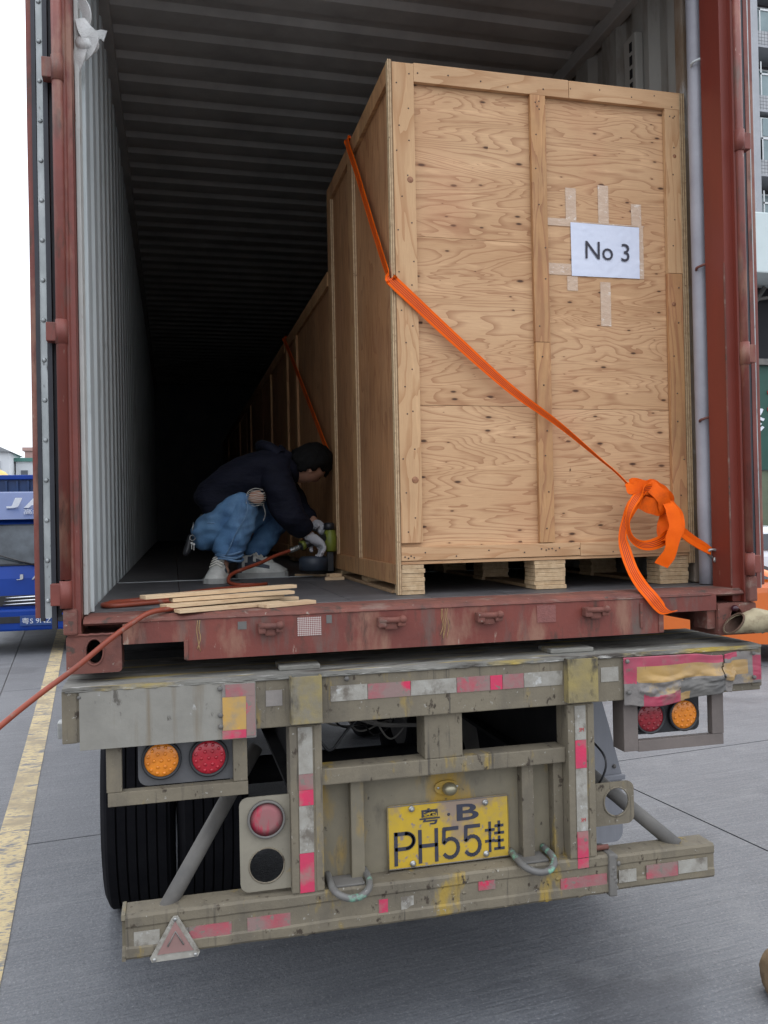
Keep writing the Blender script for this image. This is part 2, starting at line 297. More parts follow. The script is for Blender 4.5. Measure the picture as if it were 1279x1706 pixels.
def bm_ribbon(bm, pts, width, wdir, th=0.0022, n=8, mi=0, mi2=None):
    """webbing: flat band along pts, wdir one vector or a list (one per point), width number or list; lines of stitching when mi2 given"""
    k = len(pts)
    wd = [Vector(q) for q in (wdir if isinstance(wdir, list) else [wdir]*k)]
    ws = width if isinstance(width, list) else [width]*k
    P = catmull(pts, n); W = catmull(wd, n); Q = catmull([(q,0,0) for q in ws], n)
    cols = 1 if mi2 is None else 13
    top = []; bot = []; edg = []
    for i, p in enumerate(P):
        d = (P[min(i+1, len(P)-1)]-P[max(i-1, 0)]).normalized()
        w_ = W[i].normalized(); w_ = (w_-d*w_.dot(d)).normalized(); nn = d.cross(w_).normalized()
        row = [p+w_*(Q[i].x*(j/cols-0.5)) for j in range(cols+1)]
        top.append([bm.verts.new(q+nn*th*(0.5)) for q in row]); bot.append([bm.verts.new(q-nn*th*0.5) for q in row])
        edg.append([bm.verts.new(row[0]+nn*th*0.5), bm.verts.new(row[0]-nn*th*0.5), bm.verts.new(row[-1]+nn*th*0.5), bm.verts.new(row[-1]-nn*th*0.5)])
    for a, b, flip in ((top[:-1], top[1:], 0), (bot[:-1], bot[1:], 1)):
        for ra, rb in zip(a, b):
            for j in range(cols):
                q = (ra[j], ra[j+1], rb[j+1], rb[j])
                f = bm.faces.new(q[::-1] if flip else q); f.smooth = True
                f.material_index = mi2 if (mi2 is not None and j in (3, 5, 7, 9)) else mi
    for a, b in zip(edg[:-1], edg[1:]):
        bm.faces.new((a[0], b[0], b[1], a[1])).material_index = mi
        bm.faces.new((b[2], a[2], a[3], b[3])).material_index = mi

def wloc(o):
    v = Vector((0,0,0))
    while o is not None: v += Vector(o.location); o = o.parent
    return v
def obj(name, bm, m, parent=None, smooth=False):
    """links a bmesh built in world coordinates as ONE object (child coordinates are taken relative to its parent)"""
    bmesh.ops.recalc_face_normals(bm, faces=bm.faces[:])
    me = bpy.data.meshes.new(name)
    off = wloc(parent) if parent is not None else Vector((0,0,0))
    if parent is None and len(bm.verts):
        xs = [v.co for v in bm.verts]
        off = Vector((sum(v.x for v in xs)/len(xs), sum(v.y for v in xs)/len(xs), min(v.z for v in xs)))
    bmesh.ops.translate(bm, verts=bm.verts[:], vec=-off)
    bm.to_mesh(me); bm.free()
    for mm in (m if isinstance(m, (list, tuple)) else [m]): me.materials.append(mm)
    if smooth:
        for p in me.polygons: p.use_smooth = True
    o = bpy.data.objects.new(name, me); C.objects.link(o)
    if parent is not None: o.parent = parent
    else: o.location = off
    return o
def tag(o, label=None, cat=None, group=None, kind=None):
    if label: o['label'] = label
    if cat: o['category'] = cat
    if group: o['group'] = group
    if kind: o['kind'] = kind
    return o
def thing(name, label, cat, loc=(0,0,0), group=None):
    o = bpy.data.objects.new(name, None); C.objects.link(o); o.location = loc; o.empty_display_size = 0.2
    return tag(o, label, cat, group)
def box(name, m, parent, *a, bev=0.0, **k):
    bm = bmesh.new(); bm_box(bm, *a, bev=bev); o = obj(name, bm, m, parent)
    if k: tag(o, **k)
    return o
def tube(name, m, parent, pts, r, seg=12, smooth_path=False):
    bm = bmesh.new(); bm_tube(bm, catmull(pts, 10) if smooth_path else pts, r, seg); return obj(name, bm, m, parent)
def curve_plate(name, m, parent, loops, origin, y_thick, bev=0.0):
    """flat plate in the xz plane with holes; loops in (x,z), first the outline; front face at origin y, y_thick deep"""
    cu = bpy.data.curves.new(name, 'CURVE'); cu.dimensions = '2D'; cu.fill_mode = 'BOTH'; cu.extrude = y_thick/2
    for lp in loops:
        s = cu.splines.new('POLY'); s.points.add(len(lp)-1); s.use_cyclic_u = True
        for i, (x, z) in enumerate(lp): s.points[i].co = (x, z, 0, 1)
    to = bpy.data.objects.new('tmp', cu); C.objects.link(to); bpy.context.view_layer.update()
    me = bpy.data.meshes.new_from_object(to.evaluated_get(bpy.context.evaluated_depsgraph_get()))
    bpy.data.objects.remove(to)
    bm = bmesh.new(); bm.from_mesh(me); bpy.data.meshes.remove(me)
    M = Matrix.Translation((origin[0], origin[1]+y_thick/2, origin[2])) @ Matrix.Rotation(PI/2, 4, 'X')
    bmesh.ops.transform(bm, matrix=M, verts=bm.verts[:])
    return obj(name, bm, m, parent)
def rrect(x0, x1, z0, z1, r, n=5, only=None):
    out = []
    for (cx, cz, a0, key) in ((x1-r, z1-r, 0, 'tr'), (x0+r, z1-r, 90, 'tl'), (x0+r, z0+r, 180, 'bl'), (x1-r, z0+r, 270, 'br')):
        if only is not None and key not in only:
            out.append({'tr': (x1,z1), 'tl': (x0,z1), 'bl': (x0,z0), 'br': (x1,z0)}[key]); continue
        for k in range(n+1):
            a = R(a0+90*k/n); out.append((cx+r*math.cos(a), cz+r*math.sin(a)))
    return out
def circ(cx, cz, rx, rz=None, n=28):
    rz = rx if rz is None else rz
    return [(cx+rx*math.cos(2*PI*k/n), cz+rz*math.sin(2*PI*k/n)) for k in range(n)]
def text(name, s, m, parent, x, y, z, w=None, h=None, depth=0.002, shear=0, rot=0.0, bold=0.0):
    """raised lettering facing -y; x,z is the lower left corner, scaled to width w and height h"""
    cu = bpy.data.curves.new(name, 'FONT'); cu.body = s; cu.extrude = 0.02; cu.offset = bold; cu.resolution_u = 3; cu.shear = shear
    to = bpy.data.objects.new('tmp', cu); C.objects.link(to); bpy.context.view_layer.update()
    me = bpy.data.meshes.new_from_object(to.evaluated_get(bpy.context.evaluated_depsgraph_get()))
    bpy.data.objects.remove(to)
    bm = bmesh.new(); bm.from_mesh(me); bpy.data.meshes.remove(me)
    xs = [v.co.x for v in bm.verts]; ys = [v.co.y for v in bm.verts]
    if not xs: bm.free(); return None
    sx = w/(max(xs)-min(xs)) if w else h/(max(ys)-min(ys)); sy = h/(max(ys)-min(ys)) if h else sx
    for v in bm.verts: v.co = Vector(((v.co.x-min(xs))*sx, (v.co.y-min(ys))*sy, v.co.z*depth/0.04))
    M = Matrix.Translation((x, y, z)) @ Matrix.Rotation(rot, 4, 'Y') @ Matrix.Rotation(PI/2, 4, 'X')
    bmesh.ops.transform(bm, matrix=M, verts=bm.verts[:])
    return obj(name, bm, m, parent)

# ------------------------------------------------------------------ ground
GZ = -0.08
def conc_mat(name, dark=1.0):
    m = bpy.data.materials.new(name); m.use_nodes = True
    n = m.node_tree.nodes; l = m.node_tree.links; b = n['Principled BSDF']
    geo = n.new('ShaderNodeNewGeometry')
    rt = n.new('ShaderNodeMapping'); rt.inputs['Rotation'].default_value = (0, 0, R(-6.6)); l.new(geo.outputs['Position'], rt.inputs[0])
    def nz(s, sc, det=6, ro=0.6):
        mp = n.new('ShaderNodeMapping'); mp.inputs['Scale'].default_value = s; l.new(rt.outputs[0], mp.inputs[0])
        t = n.new('ShaderNodeTexNoise'); t.inputs['Scale'].default_value = sc; t.inputs['Detail'].default_value = det; t.inputs['Roughness'].default_value = ro
        l.new(mp.outputs[0], t.inputs['Vector']); return t.outputs['Fac']
    def ramp(f, a, b_):
        t = n.new('ShaderNodeMapRange'); t.inputs[1].default_value = a; t.inputs[2].default_value = b_; l.new(f, t.inputs[0]); return t.outputs[0]
    def mixc(f, a, c):
        t = n.new('ShaderNodeMix'); t.data_type = 'RGBA'; l.new(f, t.inputs[0])
        if isinstance(a, tuple): t.inputs[6].default_value = (*a, 1)
        else: l.new(a, t.inputs[6])
        t.inputs[7].default_value = (*c, 1); return t.outputs[2]
    c = mixc(ramp(nz((1,1,1), 0.9), 0.35, 0.65), tuple(v*dark for v in (0.165,0.172,0.187)), tuple(v*dark for v in (0.130,0.136,0.150)))
    broom = nz((1.6, 70, 1), 1.0, 6, 0.75)
    def mulf(f, k):
        t = n.new('ShaderNodeMath'); t.operation = 'MULTIPLY'; t.inputs[1].default_value = k; l.new(f, t.inputs[0]); return t.outputs[0]
    c = mixc(mulf(ramp(broom, 0.5, 0.68), 0.55), c, tuple(v*dark for v in (0.25,0.255,0.265)))
    c = mixc(mulf(ramp(broom, 0.48, 0.30), 0.55), c, tuple(v*dark for v in (0.07,0.073,0.082)))
    c = mixc(mulf(ramp(nz((1,1.6,1), 3.0, 8, 0.7), 0.53, 0.68), 0.5), c, tuple(v*dark for v in (0.235,0.24,0.248)))
    c = mixc(mulf(ramp(nz((1,1,1), 1.7, 7, 0.65), 0.57, 0.72), 0.55), c, tuple(v*dark for v in (0.085,0.088,0.097)))
    c = mixc(mulf(ramp(nz((1,1,1), 90, 5, 0.75), 0.54, 0.66), 0.65), c, (0.25,0.25,0.255))
    c = mixc(mulf(ramp(nz((1,1,1), 75, 5, 0.75), 0.46, 0.36), 0.6), c, (0.045,0.046,0.05))
    c = mixc(mulf(ramp(nz((1,1,1), 0.8, 4, 0.5), 0.60, 0.66), 0.45), c, (0.05,0.05,0.055))
    l.new(c, b.inputs['Base Color']); b.inputs['Roughness'].default_value = 0.62; b.inputs['Specular IOR Level'].default_value = 0.4
    bp_ = n.new('ShaderNodeBump'); bp_.inputs['Strength'].default_value = 0.8; bp_.inputs['Distance'].default_value = 0.006
    ad = n.new('ShaderNodeMath'); ad.operation = 'ADD'; l.new(broom, ad.inputs[0]); l.new(nz((1,1,1), 55, 4), ad.inputs[1])
    l.new(ad.outputs[0], bp_.inputs['Height']); l.new(bp_.outputs[0], b.inputs['Normal'])
    return m
CONC = conc_mat('broom_finished_concrete', 0.74)
JOINT = mat('joint_filler', (0.035, 0.035, 0.038), (0.02, 0.02, 0.022), 20, 0.9)
FARG = mat('far_yard_concrete', (0.13, 0.13, 0.135), (0.10, 0.10, 0.105), 0.5, 0.8)
bm = bmesh.new(); v = [bm.verts.new(p) for p in ((-700,-700,GZ-0.016),(700,-700,GZ-0.016),(700,700,GZ-0.016),(-700,700,GZ-0.016))]; bm.faces.new(v)
ground = obj('ground', bm, FARG); tag(ground, kind='structure')
ang = R(6.6); ux = Vector((math.cos(ang), math.sin(ang), 0)); uy = Vector((-math.sin(ang), math.cos(ang), 0))
J0 = Vector((3.119, 2.117, 0)); o_line = Vector((-0.5, 2.235, 0))
def slab_pt(a, b):        # a metres across from the long joint, b metres along from the cross joint
    p = J0 + ux*a; d = (o_line-J0).dot(uy)
    return p + uy*(b+d)
gap = 0.006
for i in range(-3, 5):
    for j in range(-2, 7):
        bm = bmesh.new()
        a0, a1, b0, b1 = i*4+gap, (i+1)*4-gap, j*4.8+gap, (j+1)*4.8-gap
        q = [slab_pt(a0,b0), slab_pt(a1,b0), slab_pt(a1,b1), slab_pt(a0,b1)]
        A = [bm.verts.new((p.x, p.y, GZ)) for p in q]; B = [bm.verts.new((p.x, p.y, GZ-0.0155)) for p in q]
        bm.faces.new(A)
        for k in range(4): bm.faces.new((A[(k+1)%4], A[k], B[k], B[(k+1)%4]))
        obj('concrete_slab', bm, CONC, ground)
# yellow road marking, scuffed
def yellow_mat():
    return mat('worn_yellow_road_paint', (0.50, 0.40, 0.215), (0.40, 0.315, 0.165), 5, 0.7, bump=0.4, bscale=50,
        over=[((0.13,0.13,0.135), 8, 0.57, 0.04, (1,2.4,1)), ((0.17,0.165,0.16), 34, 0.57, 0.04, (1,2.2,1)), ((0.26,0.21,0.13), 3, 0.58, 0.08, (1,1,1))], detail=8)
bm = bmesh.new()
wv = 0.075
def yl(y): return -0.497 - 0.094*(y-2.4)
ys = [-4 + k*0.5 for k in range(90)]
rowL = []; rowR = []
for y in ys:
    rowR.append(bm.verts.new((yl(y)+0.006*noise.noise(Vector((y*3,0,0))), y, GZ+0.004))); rowL.append(bm.verts.new((yl(y)-0.155+0.006*noise.noise(Vector((y*3,7,0))), y, GZ+0.004)))
for k in range(len(ys)-1): bm.faces.new((rowL[k], rowR[k], rowR[k+1], rowL[k+1]))
tag(obj('road_marking', bm, yellow_mat()), kind='structure')

# ------------------------------------------------------------------ shipping container (base at z = 1.2)
cont = thing('shipping_container', 'red-brown steel shipping container with both rear doors swung open, standing on the trailer', 'container', (1.219, 6.0, 1.2))
ZF = 1.372                                       # floor
# side walls, corrugated, one sheet each
def corr_wall(x_in, sgn, y0, y1, z0, z1, name):
    bm = bmesh.new(); prof = []; y = y0
    P_ = 0.278; seq = ((0.0, 0), (0.072, 0), (0.110, 1), (0.180, 1), (0.218, 0))
    while y < y1:
        for dy, d in seq[:-1] + ((0.2399, None),):
            if d is None: continue
            prof.append((y+dy, d))
        prof.append((y+0.218, 0)); y += P_
    prof = [p for p in prof if p[0] <= y1]
    prof.append((y1, 0))
    L = [bm.verts.new((x_in - sgn*0.034*d, yy, z0)) for yy, d in prof]; T = [bm.verts.new((x_in - sgn*0.034*d, yy, z1)) for yy, d in prof]
    for i in range(len(prof)-1): bm.faces.new((L[i], L[i+1], T[i+1], T[i]))
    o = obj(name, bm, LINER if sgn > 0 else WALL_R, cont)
    return o
corr_wall(0.050, 1, 0.19, 12.05, ZF-0.03, 4.02, 'side_wall')
corr_wall(2.394, -1, 0.345, 12.05, ZF-0.03, 4.02, 'side_wall')
box('outer_skin', RED, cont, 0.004, 0.012, 0.15, 12.1, 1.36, 4.06)
box('outer_skin', RED, cont, 2.4305, 2.4365, 0.15, 12.1, 1.36, 4.06)
# roof: ribs pressed every 0.2265 m
bm = bmesh.new(); prof = []; y = 1.276-0.2265*5
while y < 12.0:
    prof += [(y, 0), (y+0.105, 0), (y+0.135, 0.024), (y+0.196, 0.024)]; y += 0.2265
prof = [(y - 0.03, z) for y, z in prof]
L = [bm.verts.new((0.03, yy, 4.018+z)) for yy, z in prof]; T = [bm.verts.new((2.41, yy, 4.018+z)) for yy, z in prof]
for i in range(len(prof)-1): bm.faces.new((L[i], T[i], T[i+1], L[i+1]))
obj('roof', bm, ROOF, cont)
box('roof_skin', RED, cont, 0.0, 2.438, 0.0, 12.19, 4.060, 4.096)
for x0, x1 in ((0.03, 0.088), (2.356, 2.41)):
    box('top_rail', ROOF, cont, x0, x1, 0.16, 12.1, 3.955, 4.03, bev=0.006)
box('door_header', RED, cont, 0.05, 2.39, 0.0, 0.12, 3.93, 4.059, bev=0.01)
box('front_wall', mat('shade_dark_front_wall', (0.10,0.10,0.11), (0.06,0.06,0.07), 3, 0.7), cont, 0.02, 2.42, 12.06, 12.12, 1.30, 4.06)  # darkness of the far end is put into the wall colour
# vent on the right wall
v_ = obj('vent', (lambda b: (bm_box(b, 2.350, 2.392, 0.60, 0.70, 3.50, 3.80, bev=0.008), b)[1])(bmesh.new()), WALL_R, cont)
for k in range(4):
    box('vent_slot', DARK_STEEL, v_, 2.347, 2.352, 0.625, 0.645, 3.545+k*0.06, 3.585+k*0.06)
# floor boards, laid lengthwise
nb = 8
for i in range(nb):
    x0 = 0.052+(2.338/nb)*i
    box('floor_board', FLOORW, cont, x0+0.0015, x0+2.338/nb-0.0015, 0.16, 12.05, ZF-0.028, ZF, bev=0.0015)
box('floor_strip', ALU, cont, 0.06, 2.38, 1.56, 1.574, ZF, ZF+0.003)
for k in range(24): box('cross_member', RED_WORN, cont, 0.05, 2.39, 0.55+k*0.48, 0.60+k*0.48, 1.22, ZF-0.03)
for x0 in (0.0, 2.39): box('bottom_rail', RED, cont, x0, x0+0.048, 0.165, 12.03, 1.215, 1.36)
# sill with fork notches
bm = bmesh.new()
bm_prism(bm, [(0.166,1.283),(0.358,1.283),(0.358,1.223),(2.050,1.223),(2.050,1.295),(2.272,1.295),(2.272,1.352),(2.25,1.358),(0.19,1.350),(0.166,1.345)], 'y', 0.0, 0.012)
obj('sill_face', bm, RED, cont)
bm = bmesh.new()
bm_prism(bm, [(0.0,1.3525),(0.006,1.362),(0.03,1.3705),(0.155,1.3705),(0.155,1.350),(0.013,1.345)], 'x', 0.05, 2.39)
obj('sill_top', bm, RED_WORN, cont)
box('sill_lip', RED, cont, 0.359, 2.049, 0.012, 0.10, 1.2225, 1.229)
box('notch_plate', RED_WORN, cont, 0.17, 0.357, 0.0125, 0.16, 1.284, 1.290)
box('notch_plate', RED_WORN, cont, 2.052, 2.27, 0.0125, 0.16, 1.2955, 1.301)
bm = bmesh.new()      # weld bead along the sill edge
pp = [(0.19+0.02*k, -0.0015+0.0012*math.sin(k*2.1), 1.3525+0.0018*noise.noise(Vector((k*0.7,0,0)))) for k in range(104)]
bm_tube(bm, pp, [0.0028+0.0012*noise.noise(Vector((k*1.3,2,0))) for k in range(104)], 6); obj('weld_bead', bm, RED_WORN, cont)
box('sill_crease', RED_WORN, cont, 1.955, 1.967, -0.006, 0.0, 1.245, 1.335, bev=0.003)
box('notch_edge', RED_WORN, cont, 2.030, 2.050, -0.004, 0.0, 1.226, 1.30, bev=0.002)
box('notch_edge', RED_WORN, cont, 0.351, 0.364, -0.004, 0.0, 1.226, 1.288, bev=0.002)
# lashing lugs on the sill
for x0, x1 in ((0.583,0.662), (0.977,1.071), (1.324,1.416), (1.726,1.818)):
    bm = bmesh.new(); xm = (x0+x1)/2; wd = (x1-x0)
    bm_box(bm, x0, x0+wd*0.30, -0.034, 0.0, 1.297, 1.331, bev=0.006)
    bm_box(bm, x1-wd*0.30, x1, -0.034, 0.0, 1.299, 1.329, bev=0.006)
    bm_box(bm, xm-wd*0.25, xm+wd*0.22, -0.026, 0.0, 1.289, 1.318, bev=0.007)
    bm_tube(bm, [(x0+0.004,-0.028,1.322),(x1-0.004,-0.028,1.320)], 0.010, 10)
    bm_sphere(bm, (x1-0.010,-0.030,1.322), 0.014, 1, 1, 1, 2)
    o = obj('lashing_lug', bm, RED_WORN, cont)
# grip stickers, woven squares
def checker():
    m = mat('woven_sticker', (0.42,0.36,0.33), (0.34,0.28,0.26), 10, 0.6)
    n = m.node_tree.nodes; l = m.node_tree.links
    tc = n.new('ShaderNodeTexCoord'); mp = n.new('ShaderNodeMapping'); mp.inputs['Rotation'].default_value = (0, R(45), 0); mp.inputs['Scale'].default_value = (1,1,1)
    ck = n.new('ShaderNodeTexChecker'); ck.inputs['Scale'].default_value = 230
    l.new(tc.outputs['Object'], mp.inputs[0]); l.new(mp.outputs[0], ck.inputs[0])
    ck.inputs[1].default_value = (0.46,0.40,0.37,1); ck.inputs[2].default_value = (0.20,0.07,0.06,1)
    l.new(ck.outputs[0], n['Principled BSDF'].inputs['Base Color']); return m
CK = checker()
box('grip_sticker', CK, cont, 0.712, 0.790, -0.0022, 0, 1.281, 1.342)
box('grip_sticker', mat('woven_sticker_faded', (0.24,0.085,0.07), (0.19,0.07,0.06), 60, 0.6, bump=0.8, bscale=150), cont, 1.555, 1.626, -0.0022, 0, 1.283, 1.343)
box('grey_patch', GREY_STEEL, cont, 0.520, 0.548, -0.0018, 0, 1.312, 1.337)
box('grey_patch', GREY_STEEL, cont, 0.808, 0.826, -0.0018, 0, 1.318, 1.345)
STREAK = mat('yellow_rust_streak', (0.42,0.28,0.12), (0.30,0.17,0.08), 30, 0.7)
for xs_, n_ in ((0.405, 3), (1.215, 4)):
    for k in range(n_):
        bm = bmesh.new(); xx = xs_+random.uniform(-0.012, 0.012)
        bm_tube(bm, catmull([(xx, -0.0008, 1.348), (xx+random.uniform(-.004,.004), -0.0008, 1.32), (xx+random.uniform(-.006,.006), -0.0008, 1.29), (xx+random.uniform(-.010,.010), -0.0008, random.uniform(1.245,1.27))], 5), 0.0012, 4); obj('rust_streak', bm, STREAK, cont)
# corner castings
def casting(x0, x1, hx, oval, hz=1.266):
    o = curve_plate('corner_casting', RED_WORN, cont, [rrect(x0, x1, 1.2005, 1.318, 0.010, 4), circ(hx, hz, *oval)], (0, -0.004, 0), 0.028)
    bm = bmesh.new()
    bm_box(bm, x0+0.002, x0+0.020, 0.0245, 0.178, 1.2005, 1.3175); bm_box(bm, x1-0.020, x1-0.002, 0.0245, 0.178, 1.2005, 1.3175)
    bm_box(bm, x0+0.0205, x1-0.0205, 0.0245, 0.178, 1.2005, 1.2205); bm_box(bm, x0+0.0205, x1-0.0205, 0.0245, 0.178, 1.2985, 1.3175)
    bm_box(bm, x0+0.021, x1-0.021, 0.165, 0.177, 1.221, 1.298)
    obj('casting_body', bm, RED_WORN, o)
    bm = bmesh.new(); bm_lathe(bm, [(1.2206,0.026),(1.236,0.026),(1.262,0.017),(1.285,0.008)], (hx, 0.085, 0), 'z', 16); obj('twist_lock', bm, DARK_STEEL, o)
    # welded rim of the hole
    bm = bmesh.new(); lp = circ(hx, hz, oval[0]+0.003, oval[1]+0.003, 32); bm_tube(bm, [(x, -0.005, z) for x, z in lp+lp[:1]], 0.0028, 6, cap=False); obj('hole_rim', bm, RED_WORN, o)
casting(0.0, 0.162, 0.082, (0.024, 0.038))
casting(2.276, 2.438, 2.352, (0.024, 0.034), 1.266)
box('casting_cheek', RED_WORN, cont, 2.2405, 2.2745, 0.012, 0.10, 1.224, 1.3245, bev=0.003)
bm = bmesh.new(); pp = [(0.006+0.156*k/14, -0.006, 1.3190+0.001*math.sin(k*2.3)) for k in range(15)]; bm_tube(bm, pp, 0.004, 6); obj('weld_bead', bm, RED_WORN, cont)
# corner posts
bm = bmesh.new()
bm_prism(bm, [(0.0,0.006),(0.014,-0.010),(0.026,-0.008),(0.030,0.0),(0.044,0.002),(0.046,0.12),(0.016,0.15),(0.0,0.15)], 'z', 1.3195, 4.0585)
obj('corner_post', bm, RED, cont)
box('post_liner', LINER, cont, 0.016, 0.070, 0.1505, 0.172, 1.374, 4.0, bev=0.002)
box('post_liner', LILAC_E, cont, 0.0465, 0.060, 0.06, 0.150, 1.374, 4.0, bev=0.003)
bm = bmesh.new()
bm_prism(bm, [(2.438,0.004),(2.424,-0.004),(2.404,0.0),(2.398,0.010),(2.398,0.030),(2.366,0.034),(2.364,0.15),(2.438,0.15)], 'z', 1.3195, 4.0585)
obj('corner_post', bm, [RED_DEEP], cont)
box('post_seam', RED_WORN, cont, 2.3605, 2.3655, 0.0305, 0.036, 1.38, 2.6, bev=0.001)
# right hand recess: pale round bar and stained strip, lashing hooks
bm = bmesh.new(); pts = []
for k in range(28): pts.append((2.376+0.003*noise.noise(Vector((k*0.5,1,0))), 0.205, 1.375+k*(2.6/27)))
bm_tube(bm, pts, 0.030, 14); obj('recess_bar', bm, LILAC, cont)
box('recess_wall', RUSTY_EDGE, cont, 2.376, 2.425, 0.285, 0.34, 1.374, 4.0, bev=0.006)
box('recess_back', LINER, cont, 2.40, 2.425, 0.152, 0.25, 1.374, 4.0)
for zz in (3.43, 2.62, 2.02):
    tube('lashing_bar', RED_WORN if zz < 3 else LINER, cont, [(2.372,0.152,zz+0.012),(2.350,0.165,zz+0.004),(2.345,0.180,zz),(2.36,0.20,zz-0.006)], 0.005, 8, True)
bm = bmesh.new()
ring = [(2.366+0.026*math.cos(2*PI*k/20), 0.140-0.010*math.sin(2*PI*k/20), 1.496-0.35*0.026*math.cos(2*PI*k/20)+0.014*math.sin(2*PI*k/20)) for k in range(21)]
bm_tube(bm, ring, 0.0055, 8, cap=False)
obj('lashing_ring', bm, BRIGHT_STEEL, cont)
tube('ring_staple', BRIGHT_STEEL, cont, [(2.40,0.155,1.470),(2.366,0.135,1.466),(2.364,0.135,1.478),(2.39,0.15,1.486)], 0.005, 8, True)
# hinges and doors
def hinge(x, z0, z1, lug, parent, sgn):
    bm = bmesh.new(); bm_tube(bm, [(x, -0.014, z0), (x, -0.014, z1)], 0.0185, 14)
    bm_box(bm, x-sgn*0.002, x-sgn*0.045, -0.020, 0.02, z0+0.008, z1-0.008, bev=0.003)
    o = obj('hinge', bm, RED, parent); return o
def door(xs, parts, z0, z1, sgn, hinges, hx, rod=None):
    bm = bmesh.new(); bm_box(bm, *xs, 0.062, 1.22, z0+0.01, z1, bev=0.004)
    d = obj('door', bm, RED, cont)
    for nm, m_, a, b, y0, y1, dz in parts:
        bm = bmesh.new()
        n_ = 24; A = []; 
        for k in range(n_+1):
            zz = z0-dz+(z1-z0+dz)*k/n_; wob = 0.0018*noise.noise(Vector((zz*2.3, a*40, 0)))
            A.append([bm.verts.new((a+wob, y0, zz)), bm.verts.new((b+wob, y0, zz)), bm.verts.new((b+wob, y1, zz)), bm.verts.new((a+wob, y1, zz))])
        for p_, q_ in zip(A, A[1:]):
            for e in range(4): bm.faces.new((p_[e], p_[(e+1)%4], q_[(e+1)%4], q_[e]))
        bm.faces.new(A[0][::-1]); bm.faces.new(A[-1])
        obj(nm, bm, m_, d)
    return d
ld = door((-0.094, -0.018), [('door_edge', RED, -0.094, -0.079, 0.050, 0.0615, 0.0), ('gasket', GASKET, -0.078, -0.066, 0.040, 0.0615, 0.01),
        ('retainer_strip', ALU, -0.065, -0.045, 0.044, 0.0615, 0.0), ('gasket', GASKET, -0.044, -0.030, 0.034, 0.0615, 0.035), ('gasket', GASKET, -0.029, -0.018, 0.055, 0.0615, 0.0)], 1.372, 4.0, 1, None, 0)
for k in range(21):
    bm = bmesh.new(); bm_lathe(bm, [(0.0,0.0075),(-0.003,0.0068),(-0.0045,0.003),(-0.0046,0.00001)], (-0.055, 0.0435, 1.425+k*0.1245), 'y', 12); obj('rivet', bm, ALU, ld)
rd = door((2.462, 2.530), [('gasket', GASKET, 2.450, 2.466, 0.030, 0.0615, 0.02), ('gasket', GASKET, 2.467, 2.480, 0.046, 0.0615, 0.0),
        ('door_edge', RED, 2.481, 2.498, 0.044, 0.0615, 0.0), ('retainer_strip', ALU, 2.4985, 2.508, 0.052, 0.0615, 0.0)], 1.365, 4.0, -1, None, 0)
tube('hinge_bar', RED, cont, [(0.004,-0.013,1.492),(0.004,-0.013,4.0)], 0.0165, 14)
tube('hinge_bar', RED, cont, [(2.408,-0.013,1.506),(2.408,-0.013,4.0)], 0.0150, 14)
for z0, z1 in ((1.405,1.488), (2.212,2.286), (3.020,3.098), (3.82,3.90)): hinge(0.004, z0, z1, 0, cont, 1)
for z0, z1 in ((1.420,1.502), (2.206,2.290), (3.008,3.086), (3.81,3.89)): hinge(2.408, z0, z1, 0, cont, -1)
bm = bmesh.new(); bm_box(bm, -0.006, 0.036, -0.022, 0.004, 1.322, 1.402, bev=0.008); o = obj('hinge_block', bm, RED_WORN, cont)
bm = bmesh.new(); bm_box(bm, 2.398, 2.434, -0.022, 0.004, 1.322, 1.418, bev=0.008); o = obj('hinge_block', bm, RED_WORN, cont)

# ------------------------------------------------------------------ trailer
tr = thing('container_trailer', 'dirty khaki-grey container semitrailer with rear bumper, round tail lamps and yellow number plate', 'trailer', (1.2, 6.0, GZ))
YB = -0.05
bm = bmesh.new()
bm_box(bm, -0.004, 2.413, YB, 0.14, 1.001, 1.158, bev=0.004)
obj('rear_beam', bm, TRAIL, tr)
# top flange: warped lip
bm = bmesh.new(); n_ = 120; A = []
for k in range(n_+1):
    x = -0.008+2.424*k/n_; wz = 0.0022*noise.noise(Vector((x*9,0,0)))+0.0012*noise.noise(Vector((x*40,0,0))); wy = 0.003*noise.noise(Vector((x*14,5,0)))
    A.append([bm.verts.new((x, YB-0.007+wy, 1.1585+wz)), bm.verts.new((x, YB-0.0065+wy, 1.167+wz)), bm.verts.new((x, 0.0, 1.170)), bm.verts.new((x, 0.42, 1.170)), bm.verts.new((x, 0.42, 1.1595)), bm.verts.new((x, 0.0, 1.1592))])
for p_, q_ in zip(A, A[1:]):
    for e in range(6): bm.faces.new((p_[e], p_[(e+1)%6], q_[(e+1)%6], q_[e]))
bm.faces.new(A[0][::-1]); bm.faces.new(A[-1]); obj('beam_top_plate', bm, TRAIL_TOP, tr)
bm = bmesh.new(); pp = [(0.0+0.0202*k, YB-0.004+0.002*math.sin(k*1.9), 1.1555+0.002*noise.noise(Vector((k*0.9,3,0)))) for k in range(120)]
bm_tube(bm, pp, [0.0036+0.0016*noise.noise(Vector((k*1.1,8,0))) for k in range(120)], 6); obj('weld_bead', bm, TRAIL_TOP, tr)
box('end_plate', TRAIL, tr, -0.010, 0.034, YB-0.003, 0.14, 1.000, 1.160, bev=0.004)
box('end_plate', TRAIL, tr, 2.376, 2.418, YB-0.003, 0.14, 1.015, 1.160, bev=0.004)
for x in (0.04, 2.385):
    bm = bmesh.new(); bm_sphere(bm, (x, YB-0.006, 1.138), 0.006, 1, 0.7, 1, 2); obj('bolt', bm, GREY_STEEL, tr)
box('side_marker', BRIGHT_STEEL, tr, -0.030, -0.0105, 0.0, 0.05, 1.005, 1.055, bev=0.004)
